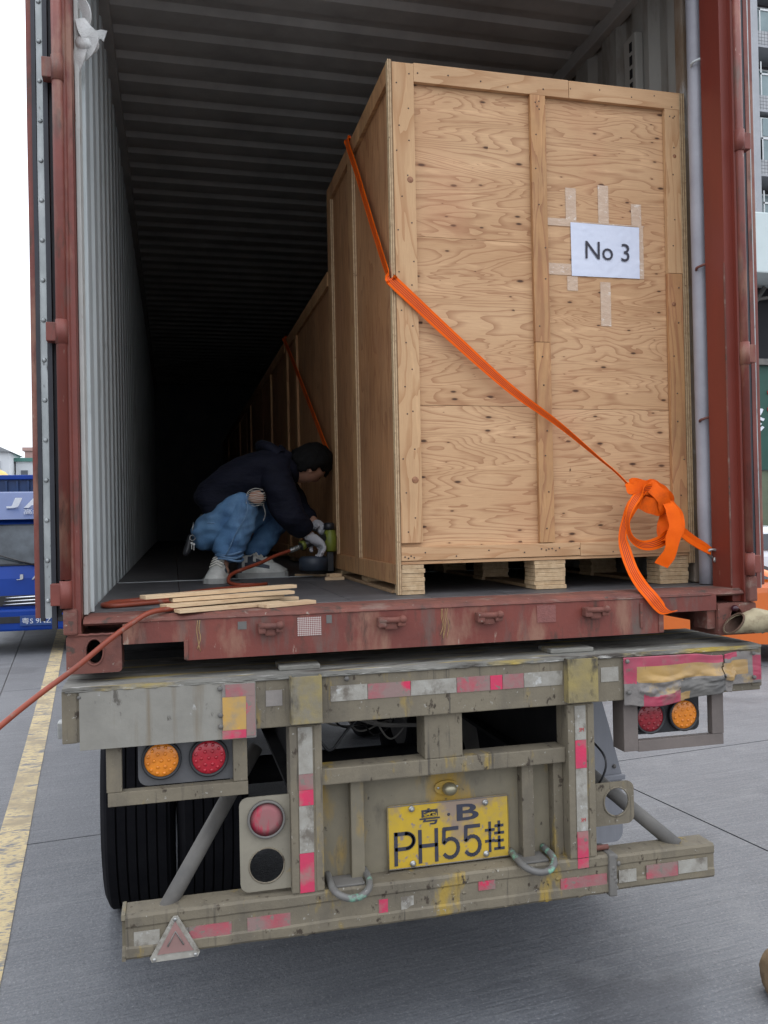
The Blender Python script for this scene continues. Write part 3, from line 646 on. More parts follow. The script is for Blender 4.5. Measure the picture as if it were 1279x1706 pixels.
box('side_marker', LENS_RD, tr, 2.4185, 2.432, 0.0, 0.05, 1.05, 1.10, bev=0.004)
box('rear_plate', TRAIL_PLATE, tr, 0.040, 0.568, YB-0.006, YB-0.0005, 0.978, 1.1535, bev=0.001)
# red and amber marker left
mk = box('marker_board', TAPE_GREY, tr, 0.462, 0.5665, YB-0.0095, YB-0.0065, 0.9775, 1.150, bev=0.001)
box('red_film', REFR, mk, 0.474, 0.565, YB-0.0118, YB-0.0098, 1.110, 1.149)
box('red_film', REFR, mk, 0.537, 0.565, YB-0.0118, YB-0.0098, 0.985, 1.1095)
box('red_film', REFR_BRIGHT, mk, 0.462, 0.536, YB-0.0118, YB-0.0098, 0.980, 1.006)
box('amber_film', REFY, mk, 0.464, 0.5365, YB-0.0118, YB-0.0098, 1.0065, 1.1095)
for zz in (1.138, 1.055, 1.02):
    bm = bmesh.new(); bm_sphere(bm, (0.457, YB-0.012, zz), 0.0085, 1, 0.8, 1, 2); obj('bolt', bm, GREY_STEEL, mk)
# right hand board: bent, torn lower edge
def in_poly(x, z, f): return f(x, z)
bm = bmesh.new(); NX, NZ = 110, 40; x0, x1 = 1.852, 2.410; grid = []
for i in range(NX+1):
    u = i/NX; x = x0+(x1-x0)*u; col = []
    top = 1.152-0.004*u + (0.0 if u < 0.50 else -0.010*math.sin((u-0.5)*9)**2)
    bot = 0.984 if u < 0.04 else (0.990-0.018*math.sin(u*7) if u < 0.42 else (0.990+0.018*(u-0.42)/0.3 if u < 0.70 else (1.008+0.006*math.sin(u*30) if u < 0.78 else 1.030)))
    for j in range(NZ+1):
        w_ = j/NZ; z = bot+(top-bot)*w_
        crump = max(0, 1-abs(w_-0.32)*3.0)*(1 if 0.10 < u < 0.80 else 0.15)
        d = 0.018*crump*abs(noise.noise(Vector((u*7, w_*5, 1.3))))*1.6 + 0.006*crump*noise.noise(Vector((u*24, w_*18, 4))) + 0.0035*noise.noise(Vector((u*6, w_*4, 9)))
        d += 0.020*math.exp(-((u-0.66)/0.09)**2)*max(0, 1-w_*1.15)
        col.append(bm.verts.new((x, YB-0.010-abs(d), z)))
    grid.append(col)
def board_mat(u, w_):
    nn = 0.05*noise.noise(Vector((u*12, w_*9, 0)))
    if u > 0.915: return 0 if (0.1 < w_ < 0.92 and u > 0.935) else 3
    if u > 0.72: return 1 if (0.30 < w_ < 0.74 and u < 0.90) else (0 if w_ > 0.86+nn and u < 0.82 else 3)
    if w_ > 0.80+nn*0.3: return 0
    if u < 0.09: return 0 if w_ > 0.45+nn else 3
    if w_ > 0.47+nn*0.3+0.10*max(0, 0.3-u): return 1
    if w_ < 0.22+nn and 0.14 < u < 0.40: return 0
    if w_ < 0.20+nn and 0.40 <= u < 0.46: return 2
    if u > 0.40 and w_ < 0.42+nn: return 4
    return 3
for i in range(NX):
    for j in range(NZ):
        u, w_ = (i+0.5)/NX, (j+0.5)/NZ
        if 0.70 < u < 0.725 and w_ > 0.35 and abs(u-0.712-0.012*math.sin(w_*9)) < 0.006: continue   # tear
        f = bm.faces.new((grid[i][j], grid[i+1][j], grid[i+1][j+1], grid[i][j+1])); f.smooth = True; f.material_index = board_mat(u, w_)
BR_R = mat('dull_pink_film', (0.42,0.055,0.10), (0.30,0.06,0.09), 9, 0.35, bump=0.2, bscale=40, over=[((0.26,0.15,0.14), 7, 0.60, 0.06, (1,1,1)), ((0.16,0.12,0.10), 26, 0.66, 0.03, (1,1,1))])
BR_Y = mat('dull_ochre_film', (0.44,0.27,0.085), (0.33,0.215,0.10), 7, 0.35, bump=0.2, bscale=40, over=[((0.24,0.19,0.14), 8, 0.60, 0.06, (1,1,1)), ((0.12,0.09,0.06), 30, 0.67, 0.03, (2,1,0.3))])
ob = obj('bent_marker_board', bm, [BR_R, BR_Y, BR_Y, TAPE_GREY, GREY_STEEL], tr); ob['label'] = 'torn and crumpled red and amber marker board'
sm = ob.modifiers.new('thickness', 'SOLIDIFY'); sm.thickness = 0.002
for x, z in ((1.862,1.140), (1.866,1.030), (2.372,1.140), (2.374,1.052)):
    bm = bmesh.new(); bm_sphere(bm, (x, YB-0.020, z), 0.008, 1, 0.9, 1, 2); obj('bolt', bm, GREY_STEEL, ob)
# stake pockets
for x0, x1, mm in ((0.675,0.775,YELLOW_WORN), (1.627,1.740,YELLOW_WORN)):
    bm = bmesh.new(); t_ = 0.006
    bm_box(bm, x0, x1, YB-0.036, YB-0.030, 1.013, 1.163, bev=0.0015)
    bm_box(bm, x0, x0+t_, YB-0.0295, YB-0.001, 1.013, 1.163); bm_box(bm, x1-t_, x1, YB-0.0295, YB-0.001, 1.013, 1.163)
    bm_box(bm, x0+t_+0.0005, x1-t_-0.0005, YB-0.0295, YB-0.001, 1.016, 1.022)
    pk = obj('stake_pocket', bm, mm, tr)
# pads on the beam top
for x0, x1 in ((0.650,0.785), (1.605,1.770)):
    box('rest_pad', TRAIL_TOP, tr, x0, x1, 0.0, 0.11, 1.171, 1.186, bev=0.003)
# reflective film along the beam
zt0, zt1 = 1.071, 1.120
for nm, m_, xa, xb in (('white_tape', REFW, 0.808, 0.930), ('red_tape', REFR, 0.932, 1.076), ('white_tape', REFW, 1.078, 1.236), ('red_tape', REFR, 1.238, 1.355), ('red_tape', REFR_BRIGHT, 1.357, 1.400), ('red_tape', REFR, 1.402, 1.478), ('white_tape', REFW, 1.480, 1.622), ('white_tape', REFW, 1.768, 1.836), ('white_tape', TAPE_GREY, 0.600, 0.652)):
    box(nm, m_, tr, xa, xb, YB-0.0022, YB, zt0+random.uniform(-.001,.001), zt1+random.uniform(-.001,.001))
bm = bmesh.new(); bm_lathe(bm, [(0,0.009),(-0.006,0.008),(-0.0065,0.0001)], (0.862, YB, 1.142), 'y', 6); obj('bolt', bm, GREY_STEEL, tr)
# uprights
def upright(x0, x1, tapes):
    bm = bmesh.new(); bm_box(bm, x0, x1, YB, YB+0.09, 0.466, 1.0005, bev=0.003)
    bm_box(bm, x0, x0+0.022, YB-0.003, YB-0.0002, 0.47, 0.999, bev=0.001); bm_box(bm, x1-0.024, x1, YB-0.003, YB-0.0002, 0.47, 0.999, bev=0.001)
    o = obj('upright', bm, TRAIL, tr)
    for nm, m_, z0, z1, xa, xb in tapes: box(nm, m_, o, xa, xb, YB-0.0022, YB-0.0001, z0, z1)
upright(0.673, 0.776, [('white_tape', REFW, 0.846, 0.995, 0.700, 0.746), ('red_tape', REFR, 0.795, 0.845, 0.700, 0.746), ('red_tape', REFR_BRIGHT, 0.745, 0.794, 0.700, 0.746), ('white_tape', REFW, 0.594, 0.744, 0.699, 0.745), ('red_tape', REFR_BRIGHT, 0.468, 0.593, 0.698, 0.744)])
upright(1.638, 1.737, [('white_tape', REFW, 0.876, 0.995, 1.665, 1.706), ('red_tape', REFR_BRIGHT, 0.778, 0.875, 1.665, 1.706), ('white_tape', REFW, 0.560, 0.777, 1.665, 1.706), ('red_tape', REFR_BRIGHT, 0.468, 0.559, 1.665, 1.706)])
SMALLRED = mat('small_red_print', (0.55,0.03,0.04), (0.4,0.04,0.04), 10, 0.5)
for zz in (0.905, 0.592): text('tape_print', '3M', SMALLRED, tr, 1.680, YB-0.0034, zz, h=0.013, w=0.017, depth=0.0006)
# cross bar, stub, panel
box('cross_bar', TRAIL, tr, 0.7765, 1.6375, YB+0.018, YB+0.10, 0.797, 0.850, bev=0.004)
box('stub_post', TRAIL, tr, 1.128, 1.261, YB+0.020, YB+0.12, 0.8505, 1.0005, bev=0.004)
box('plate_panel', YELLOW_DUST, tr, 0.7765, 1.6375, 0.040, 0.046, 0.420, 0.7965)
box('panel_post', YELLOW_DUST, tr, 0.878, 0.922, 0.002, 0.0395, 0.440, 0.7965, bev=0.003)
box('panel_post', TRAIL, tr, 1.484, 1.528, -0.002, 0.0395, 0.440, 0.7965, bev=0.003)
box('panel_post', TRAIL, tr, 1.602, 1.6375, -0.004, 0.0395, 0.440, 0.7965, bev=0.003)
# number plate
pl = curve_plate('number_plate', PLATE_Y, tr, [rrect(1.007, 1.443, 0.472, 0.687, 0.006, 3)], (0, 0.026, 0), 0.003)
fr = [(1.009,0.474),(1.441,0.474),(1.441,0.685),(1.009,0.685),(1.009,0.474)]
bm = bmesh.new(); bm_tube(bm, [(x, 0.0255, z) for x, z in fr], 0.0022, 6); obj('plate_rim', bm, PLATE_EDGE, pl)
text('plate_character', '粤', INK, pl, 1.120, 0.0252, 0.612, w=0.072, h=0.056, depth=0.0016, bold=0.012)
bm = bmesh.new(); bm_sphere(bm, (1.224, 0.0248, 0.640), 0.0055, 1, 0.3, 1, 2); obj('plate_dot', bm, INK, pl)
text('plate_character', 'B', INK, pl, 1.253, 0.0252, 0.614, w=0.080, h=0.056, depth=0.0016, bold=0.018)
def strokes(name, paths, r=0.0062):
    bm = bmesh.new()
    for p in paths:
        P2 = [Vector((x, 0.0242, z)) for x, z in p]
        for a, b in zip(P2, P2[1:]):
            d = (b-a).normalized(); s = Vector((-d.z, 0, d.x))*r; e = d*r*0.6
            q = [a-e+s, b+e+s, b+e-s, a-e-s]
            F_ = [bm.verts.new(v) for v in q]; B_ = [bm.verts.new(v+Vector((0,0.0014,0))) for v in q]
            bm.faces.new(F_); bm.faces.new(B_[::-1])
            for k in range(4): bm.faces.new((F_[(k+1)%4], F_[k], B_[k], B_[(k+1)%4]))
        for a in P2[1:-1]: bm_lathe(bm, [(-0.0003,r),(0.0012,r)], (a.x, a.y, a.z), 'y', 10)
    return obj(name, bm, INK, pl)
def arc(cx, cz, rx, rz, a0, a1, n=14): return [(cx+rx*math.cos(R(a0+(a1-a0)*k/n)), cz+rz*math.sin(R(a0+(a1-a0)*k/n))) for k in range(n+1)]
zb, zt = 0.488, 0.594
strokes('plate_character', [[(1.035,zb),(1.035,zt)], [(1.035,zt-.003),(1.072,zt-.003)]+arc(1.070, 0.5655, 0.028, 0.0255, 90, -90)+[(1.035,0.540)]])
strokes('plate_character', [[(1.120,zb),(1.120,zt)], [(1.178,zb),(1.178,zt)], [(1.120,0.542),(1.178,0.542)]])
for x in (1.200, 1.279):
    strokes('plate_character', [[(x+0.054,zt-.003),(x+0.006,zt-.003),(x+0.004,0.547)]+arc(x+0.028, 0.5245, 0.028, 0.032, 140, -140)])
strokes('plate_character', [[(1.372,0.497),(1.372,0.597)], [(1.357,0.571),(1.387,0.571)], [(1.357,0.533),(1.387,0.533)], [(1.406,0.506),(1.406,0.545)], [(1.406,0.557),(1.406,0.597)],
        [(1.393,0.583),(1.420,0.583)], [(1.391,0.558),(1.422,0.558)], [(1.393,0.531),(1.420,0.531)], [(1.390,0.504),(1.423,0.504)]], 0.0046)
for x, z in ((1.092,0.672), (1.357,0.668), (1.093,0.487), (1.357,0.491)):
    bm = bmesh.new(); bm_lathe(bm, [(0,0.0105),(-0.004,0.0105),(-0.0042,0.007),(-0.011,0.0065),(-0.0125,0.0035),(-0.0126,0.00001)], (x, 0.0255, z), 'y', 14); obj('plate_screw', bm, BRIGHT_STEEL, pl)
# plate lamp
pb = curve_plate('plate_lamp', YELLOW_DUST, tr, [[(1.221+0.046*math.cos(a)*(1 if abs(math.cos(a)) < .8 else .96), 0.731+0.024*math.sin(a)) for a in [2*PI*k/28 for k in range(28)]]], (0, 0.030, 0), 0.010)
bm = bmesh.new(); bm_sphere(bm, (1.228, 0.020, 0.728), 0.026, 1, 0.95, 0.85, 3); obj('lamp_dome', bm, mat('dusty_brass_dome', (0.35,0.32,0.22), (0.26,0.235,0.16), 20, 0.3, metal=0.6), pb)
for x in (1.190, 1.257):
    bm = bmesh.new(); bm_sphere(bm, (x, 0.0285, 0.732), 0.005, 1, 0.5, 1, 2); obj('lamp_screw', bm, BRIGHT_STEEL, pb)
# lamp cages and lamps
def cage(bars, nm='lamp_guard', m_=TRAIL):
    bm = bmesh.new()
    for b_ in bars: bm_box(bm, *b_, bev=0.002)
    return obj(nm, bm, m_, tr)
cage([(0.1125,0.158,YB+0.020,YB+0.055,0.836,0.9995), (0.496,0.540,YB+0.020,YB+0.055,0.8365,0.9995), (0.116,0.541,YB+0.018,YB+0.055,0.793,0.835), (0.159,0.495,YB+0.022,YB+0.055,0.985,1.0005)])
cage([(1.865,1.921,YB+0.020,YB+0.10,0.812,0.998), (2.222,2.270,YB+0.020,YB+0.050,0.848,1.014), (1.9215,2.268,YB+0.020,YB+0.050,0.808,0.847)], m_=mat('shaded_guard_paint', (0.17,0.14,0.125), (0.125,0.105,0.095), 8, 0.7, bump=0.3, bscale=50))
def lamp(cx, cz, r, y, lens, parent, beads=True, label=None):
    bm = bmesh.new(); bm_lathe(bm, [(0.0,r+0.008),(-0.016,r+0.007),(-0.018,r+0.002),(-0.012,r)], (cx, y, cz), 'y', 36)
    rim = obj('tail_lamp', bm, BLACKP, parent)
    if label: rim['label'] = label
    bm = bmesh.new(); prof = [(-0.010,r-0.0005)] + [(-0.010-0.010*math.cos(a), (r-0.001)*math.sin(a)) for a in (1.35,1.1,0.8,0.5,0.25)] + [(-0.0201,0.0001)]
    bm_lathe(bm, prof, (cx, y, cz), 'y', 36); ln_ = obj('lens', bm, lens, rim)
    if beads:
        bm = bmesh.new(); pts = [(0,0)] + [(0.42*math.cos(2*PI*k/6), 0.42*math.sin(2*PI*k/6)) for k in range(6)] + [(0.76*math.cos(2*PI*k/12+0.2), 0.76*math.sin(2*PI*k/12+0.2)) for k in range(12)]
        for u, v_2 in pts:
            rr = math.hypot(u, v_2); yy = y-0.010-0.010*math.cos(math.asin(min(0.99, rr)))
            bm_sphere(bm, (cx+u*r, yy, cz+v_2*r), 0.0065, 1, 0.55, 1, 1)
        obj('lens_beads', bm, lens, ln_) if False else obj('lens_beads', bm, lens, rim)
hl = curve_plate('lamp_bracket', GREYP, tr, [rrect(0.205, 0.520, 0.838, 1.002, 0.03, 5, ('bl','br'))], (0, 0.004, 0), 0.010)
lamp(0.276, 0.918, 0.054, 0.0035, LENS_O, hl, label='amber round lamp'); lamp(0.421, 0.914, 0.054, 0.0035, LENS_R, hl, label='red round lamp')
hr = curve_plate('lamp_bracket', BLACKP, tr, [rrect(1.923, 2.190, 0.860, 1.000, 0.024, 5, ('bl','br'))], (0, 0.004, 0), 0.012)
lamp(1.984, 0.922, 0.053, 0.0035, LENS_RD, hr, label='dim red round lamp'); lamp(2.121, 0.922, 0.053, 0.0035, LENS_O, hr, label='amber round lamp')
# hanging brackets with round holes
bl = curve_plate('reflector_bracket', mat('cream_grey_bracket', (0.26,0.235,0.18), (0.20,0.18,0.14), 6, 0.7, bump=0.3, bscale=50, over=[((0.30,0.22,0.08), 7, 0.64, 0.05, (1,1,1)), ((0.08,0.065,0.05), 26, 0.67, 0.03, (1,1,1))]), tr, [rrect(0.512, 0.6725, 0.478, 0.778, 0.028, 5, ('tl','bl')), circ(0.596, 0.557, 0.055)], (0, -0.022, 0), 0.006)
bm = bmesh.new(); bm_lathe(bm, [(0.0,0.061),(-0.012,0.060),(-0.014,0.055),(-0.008,0.053)], (0.597, -0.0225, 0.706), 'y', 36); rr_ = obj('round_reflector', bm, GREY_STEEL, bl)
bm = bmesh.new(); bm_lathe(bm, [(-0.0085,0.0528),(-0.0095,0.03),(-0.0098,0.0001)], (0.597, -0.0225, 0.706), 'y', 36); obj('reflector_face', bm, REFL_DISC, rr_)
bm = bmesh.new(); lp = circ(0.596, 0.557, 0.056, None, 32); bm_tube(bm, [(x, -0.022, z) for x, z in lp+lp[:1]], 0.0028, 6, cap=False); obj('hole_rim', bm, TRAIL, bl)
brk = curve_plate('reflector_bracket', TRAIL, tr, [rrect(1.7375, 1.902, 0.557, 0.708, 0.028, 5, ('tr','br')), circ(1.833, 0.638, 0.048, 0.050)], (0, -0.022, 0), 0.006)
bm = bmesh.new(); lp = circ(1.833, 0.638, 0.049, 0.051, 32); bm_tube(bm, [(x, -0.023, z) for x, z in lp+lp[:1]], 0.0032, 6, cap=False); obj('hole_rim', bm, TRAIL, brk)
# bumper beam: pressed section with open left end
def bumper_piece(x0, x1, z0, z1, m_, dy=0.0):
    zm = (z0+z1)/2; h = (z1-z0)
    prof = [(0.045,z0),(YB+0.006+dy,z0),(YB+dy,z0+0.008),(YB+dy,z0+h*0.25),(YB+0.004+dy,z0+h*0.30),(YB+0.004+dy,z0+h*0.70),(YB+dy,z0+h*0.75),(YB+dy,z1-0.008),(YB+0.006+dy,z1),(0.045,z1)]
    bm = bmesh.new(); n_ = max(8, int((x1-x0)/0.02)); rows = []
    for k in range(n_+1):
        x = x0+(x1-x0)*k/n_; row = []
        for i_, (yy, zz) in enumerate(prof):
            f_ = 0.0 if i_ in (0, len(prof)-1) else 1.0
            row.append(bm.verts.new((x, yy+f_*(0.0035*noise.noise(Vector((x*5, zz*4, 2)))-0.001), zz+f_*(0.0022*noise.noise(Vector((x*7, 3, zz*3)))+0.0012*noise.noise(Vector((x*33, 1, zz*9)))))))
        rows.append(row)
    m2 = len(prof)
    for a, b in zip(rows, rows[1:]):
        for k in range(m2): bm.faces.new((a[k], a[(k+1)%m2], b[(k+1)%m2], b[k]))
    bm.faces.new(rows[0][::-1]); bm.faces.new(rows[-1])
    return obj('bumper', bm, m_, tr)
bumper_piece(0.162, 1.784, 0.331, 0.4655, TRAIL); bumper_piece(1.806, 2.205, 0.336, 0.458, TRAIL, 0.004)
# open end lips of the channel, left
bm = bmesh.new(); bm_prism(bm, [(YB-0.001,0.328),(YB-0.001,0.344),(YB+0.030,0.362),(YB+0.034,0.398),(YB+0.030,0.436),(YB-0.001,0.452),(YB-0.001,0.469),(0.046,0.469),(0.046,0.328)], 'x', 0.150, 0.1615)
obj('bumper_end', bm, YELLOW_DUST, tr)
box('bumper_clamp', GREY_STEEL, tr, 1.780, 1.810, YB-0.010, 0.05, 0.322, 0.470, bev=0.006)
tube('bumper_bolt', RED_WORN, tr, [(1.66,-0.01,0.478),(1.80,-0.015,0.480)], 0.009, 10)
bm = bmesh.new()
for k in range(10):
    bm_sphere(bm, (1.795+random.uniform(-.02,.025), YB-0.006, 0.35+0.012*k), random.uniform(0.006,0.011), 1, 0.6, 1.3, 1)
obj('weld_lumps', bm, GREY_STEEL, tr)
for nm, m_, a, b, z0, z1 in (('white_tape', REFW, 0.186, 0.262, 0.358, 0.412), ('red_tape', REFR, 0.350, 0.480, 0.362, 0.406), ('red_tape', REFR, 0.529, 0.665, 0.365, 0.410), ('white_tape', TAPE_GREY, 0.30, 0.348, 0.36, 0.405), ('red_tape', REFR_BRIGHT, 0.955, 0.985, 0.370, 0.413), ('white_tape', REFW, 1.030, 1.073, 0.370, 0.413), ('red_tape', REFR, 1.300, 1.360, 0.40, 0.43), ('red_tape', REFR, 1.60, 1.775, 0.362, 0.402), ('white_tape', REFW, 1.822, 1.890, 0.362, 0.405), ('red_tape', REFR, 1.93, 2.055, 0.362, 0.41), ('white_tape', REFW, 2.057, 2.175, 0.366, 0.412)):
    box(nm, m_, tr, a, b, YB+0.0006, YB+0.0045, z0, z1)
for nm, m_, a, b, z0, z1 in (('red_tape', REFR_BRIGHT, 1.665, 1.706, 0.432, 0.4655),): box(nm, m_, tr, a, b, YB-0.002, YB-0.0003, z0, z1)
for k in range(46):
    x = random.uniform(0.18, 1.75); bm = bmesh.new(); 
    if k == 0: lumps = bmesh.new()
    bm.free(); bm_sphere(lumps, (x, YB-0.0015+0.004, random.choice((0.338, 0.45, 0.458, 0.4))+random.uniform(-.006,.006)), random.uniform(0.003, 0.008), random.uniform(1,2.6), 0.35, 1, 1)
o = obj('weld_spatter', lumps, TRAIL, tr); o['kind'] = 'stuff'
# triangular reflector
tri = curve_plate('triangle_reflector', REFW, tr, [[(0.303,0.449),(0.317,0.449),(0.382,0.332),(0.375,0.318),(0.238,0.318),(0.232,0.330)]], (0, YB-0.010, 0), 0.006)
curve_plate('triangle_face', mat('dusty_pink_film', (0.30,0.17,0.155), (0.24,0.15,0.135), 14, 0.5, over=[((0.45,0.1,0.1), 20, 0.66, 0.04, (1,1,1))]), tri, [[(0.309,0.435),(0.362,0.340),(0.254,0.340)]], (0, YB-0.0125, 0), 0.002)
tube('triangle_ridge', TAPE_GREY, tri, [(0.285,YB-0.013,0.362),(0.309,YB-0.0135,0.405),(0.333,YB-0.013,0.362)], 0.003, 6)
for x, z in ((0.309,0.441), (0.245,0.326), (0.368,0.326)):
    bm = bmesh.new(); bm_sphere(bm, (x, YB-0.012, z), 0.006, 1, 0.6, 1, 2); obj('triangle_rivet', bm, BRIGHT_STEEL, tri)
# tow hoops
HOOP = mat('hoop_steel_green_worn', (0.15,0.145,0.135), (0.10,0.095,0.09), 10, 0.5, bump=0.2, bscale=60, over=[((0.18,0.42,0.29), 11, 0.60, 0.04, (1,1,1)), ((0.5,0.5,0.48), 30, 0.68, 0.03, (1,1,1))])
for cx, cz in ((0.862,0.477), (1.510,0.482)):
    pts = [(cx-0.060,0.036,cz+0.004),(cx-0.062,-0.02,cz+0.002),(cx-0.060,-0.060,cz-0.004),(cx-0.045,-0.092,cz-0.012),(cx-0.012,-0.108,cz-0.020),(cx+0.025,-0.104,cz-0.018),(cx+0.054,-0.078,cz-0.008),(cx+0.064,-0.035,cz+0.002),(cx+0.064,0.036,cz+0.006)]
    tube('tow_hoop', HOOP, tr, pts, 0.0115, 12, True)
    box('hoop_base', GREY_STEEL, tr, cx-0.05, cx+0.05, -0.046, 0.035, 0.4665, 0.474, bev=0.003)
# stays behind the bumper
tube('bumper_stay', GREY_STEEL, tr, [(0.60,0.34,0.84),(0.275,0.0,0.440)], 0.026, 16)
tube('bumper_stay', GREY_STEEL, tr, [(1.76,0.32,0.76),(2.085,0.0,0.445)], 0.026, 16)
# chassis
for x0 in (0.70, 1.64):
    bm = bmesh.new(); bm_box(bm, x0, x0+0.11, 0.15, 11.5, 0.985, 1.0); bm_box(bm, x0+0.05, x0+0.06, 0.15, 11.5, 0.72, 0.985); bm_box(bm, x0, x0+0.11, 0.15, 11.5, 0.705, 0.7195)
    obj('chassis_rail', bm, DARK_STEEL, tr)
for k in range(12): box('cross_member', DARK_STEEL, tr, 0.02, 2.40, 0.75+k*0.9, 0.83+k*0.9, 1.03, 1.15)
for yy in (1.39, 2.70, 4.01):
    tube('axle', DARK_STEEL, tr, [(0.1,yy,0.46),(2.32,yy,0.46)], 0.065, 16)
for i, pts in enumerate(([(0.83,0.20,0.99),(0.95,0.22,0.955),(1.05,0.24,0.915),(1.20,0.24,0.900)], [(0.83,0.24,0.975),(0.95,0.25,0.94),(1.05,0.26,0.905),(1.20,0.25,0.895)], [(1.22,0.2,0.93),(1.33,0.22,0.965),(1.42,0.24,0.985),(1.5,0.3,0.99)], [(1.22,0.22,0.915),(1.34,0.23,0.955),(1.45,0.25,0.985),(1.5,0.3,0.995)])):
    tube('cable', GREY_STEEL, tr, pts, 0.006, 8, True)
tube('cable', BLACKP, tr, [(0.80,0.16,0.90),(0.84,0.15,0.86),(0.90,0.16,0.92),(0.98,0.2,0.98)], 0.005, 8, True)
for k in range(5): tube('cable', DARK_STEEL if k % 2 else GREY_STEEL, tr, [(0.80+0.05*k,0.3,0.99),(0.84+0.06*k,0.28,0.93-0.02*k),(0.95+0.05*k,0.3,0.90),(1.10,0.3,0.91+0.01*k)], 0.0035, 6, True)
tube('cable', BLACKP, tr, [(1.79,0.2,0.86),(1.80,0.0,0.80),(1.785,-0.01,0.72),(1.76,0.05,0.66)], 0.004, 8, True)
# wheels: dual tyres per axle side
def tyre_mesh():
    r = 0.545; w = 0.150
    prof = [(-w*0.55,0.30),(-w*0.92,0.36),(-w,0.43),(-w*0.97,0.50),(-w*0.86,0.535)]
    for g in range(6):
        a = -w*0.80+g*(w*1.6/6); b_ = a+w*1.6/6
        prof += [(a+0.002,r),(b_-0.006,r),(b_-0.005,r-0.014),(b_-0.001,r-0.014)]
    prof += [(w*0.86,0.535),(w*0.97,0.50),(w,0.43),(w*0.92,0.36),(w*0.55,0.30)]
    bm = bmesh.new(); bm_lathe(bm, prof, (0,0,0), 'x', 72, close=True)
    for f in bm.faces: f.smooth = False
    me = bpy.data.meshes.new('tyre'); bmesh.ops.recalc_face_normals(bm, faces=bm.faces[:]); bm.to_mesh(me); bm.free(); me.materials.append(RUBBER); return me
TM = tyre_mesh()
bm = bmesh.new(); bm_lathe(bm, [(-0.11,0.295),(-0.06,0.27),(0.0,0.26),(0.02,0.10),(0.06,0.09),(0.06,0.0001)], (0,0,0), 'x', 40); RM = bpy.data.meshes.new('rim'); bm.to_mesh(RM); bm.free(); RM.materials.append(GREY_STEEL)
off = wloc(tr)
for yy in (1.39, 2.70, 4.01):
    for xx in (0.160, 0.468, 1.850, 2.158):
        ty = bpy.data.objects.new('tyre', TM); C.objects.link(ty); ty.parent = tr; ty.location = Vector((xx, yy, GZ+0.545))-off
        ri = bpy.data.objects.new('rim', RM); C.objects.link(ri); ri.parent = ty
# right mudguard and flap
MUDG = mat('grey_plastic_mudguard', (0.26,0.265,0.29), (0.18,0.185,0.205), 6, 0.6, bump=0.2, bscale=20, stretch=(1,1,0.2), over=[((0.36,0.36,0.38), 9, 0.62, 0.06, (1,1,0.15))])
bm = bmesh.new(); outl = [(2.085,1.0),(2.120,0.93),(2.165,0.84),(2.205,0.70),(2.235,0.58),(2.258,0.497),(2.262,0.470),(1.80,0.470),(1.80,1.0)]
bm_prism(bm, outl, 'y', 0.700, 0.712); bm_box(bm, 1.80, 2.270, 0.684, 0.699, 0.470, 0.494, bev=0.005)
mg = obj('mudguard', bm, MUDG, tr)
curve_plate('mud_flap', MUDG, tr, [rrect(1.80, 2.258, 0.192, 0.4685, 0.045, 5, ('br',))], (0, 0.700, 0), 0.008)
bm = bmesh.new(); bm_sphere(bm, (2.222, 0.697, 0.53), 0.010, 1, 0.5, 1, 2); obj('bolt', bm, GREY_STEEL, mg)

# ------------------------------------------------------------------ crates
def batten(parent, m_, *a, bev=0.0015, name='batten'): return box(name, m_, parent, *a, bev=bev)
def skid(parent, x0, x1, z0, z1, y0, y1, layers=7):
    bm = bmesh.new(); h = (z1-z0)/layers
    for k in range(layers):
        j = [random.uniform(-0.003,0.003) for _ in range(3)]
        bm_box(bm, x0+j[0], x1+j[1], y0+j[2], y1, z0+k*h+0.0006, z0+(k+1)*h-0.0006, bev=0.0006)
        for q in (0.33, 0.62):   # veneer lines
            bm_box(bm, x0+j[0]+0.001, x1+j[1]-0.001, y0+j[2]-0.0003, y0+j[2]+0.001, z0+k*h+h*q, z0+k*h+h*q+0.0007, mi=1)
    return obj('skid_block', bm, [PLY_EDGE, PLY_EDGE_D], parent)
CX0, CX1 = 1.126, 2.371
c1 = thing('wooden_crate', 'tall pale plywood crate nearest the container opening with a No 3 paper on its end', 'crate', (1.75, 0.92, ZF))
YC = 0.27
# end face: sheets
def sheet(parent, x0, x1, y0, y1, z0, z1, m_=PLY): return box('plywood_sheet', m_, parent, x0, x1, y0, y1, z0, z1, bev=0.0012)
for x0, x1, cuts in ((1.142, 1.724, (1.49,2.081,2.717,3.35)), (1.7262, 2.346, (1.49,2.073,3.35))):
    for a, b in zip(cuts, cuts[1:]): sheet(c1, x0, x1, YC+0.020+random.uniform(0,.0012), YC+0.030, a+0.0006, b-0.0006)
batten(c1, BOARD_V, 1.1425, 1.226, YC, YC+0.0198, 1.566, 3.357)
batten(c1, BOARD_H, 1.2265, 1.857, YC+0.0004, YC+0.0198, 3.290, 3.361)
batten(c1, BOARD_H, 1.8585, 2.345, YC-0.0005, YC+0.0198, 3.290, 3.359)
batten(c1, BOARD_V, 2.278, 2.3445, YC-0.0003, YC+0.0198, 2.625, 3.2895)
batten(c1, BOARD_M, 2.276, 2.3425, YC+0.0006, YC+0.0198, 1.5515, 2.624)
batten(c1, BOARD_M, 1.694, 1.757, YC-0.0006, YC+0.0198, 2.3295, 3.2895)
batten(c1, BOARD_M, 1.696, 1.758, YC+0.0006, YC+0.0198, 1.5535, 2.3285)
batten(c1, BOARD_H, 1.142, 1.864, YC+0.0006, YC+0.0198, 1.500, 1.5505)
batten(c1, BOARD_H, 1.865, 2.345, YC-0.0003, YC+0.0198, 1.498, 1.5495)
batten(c1, BOARD_H, 1.1425, 2.345, YC+0.006, YC+0.0198, 1.486, 1.4975)
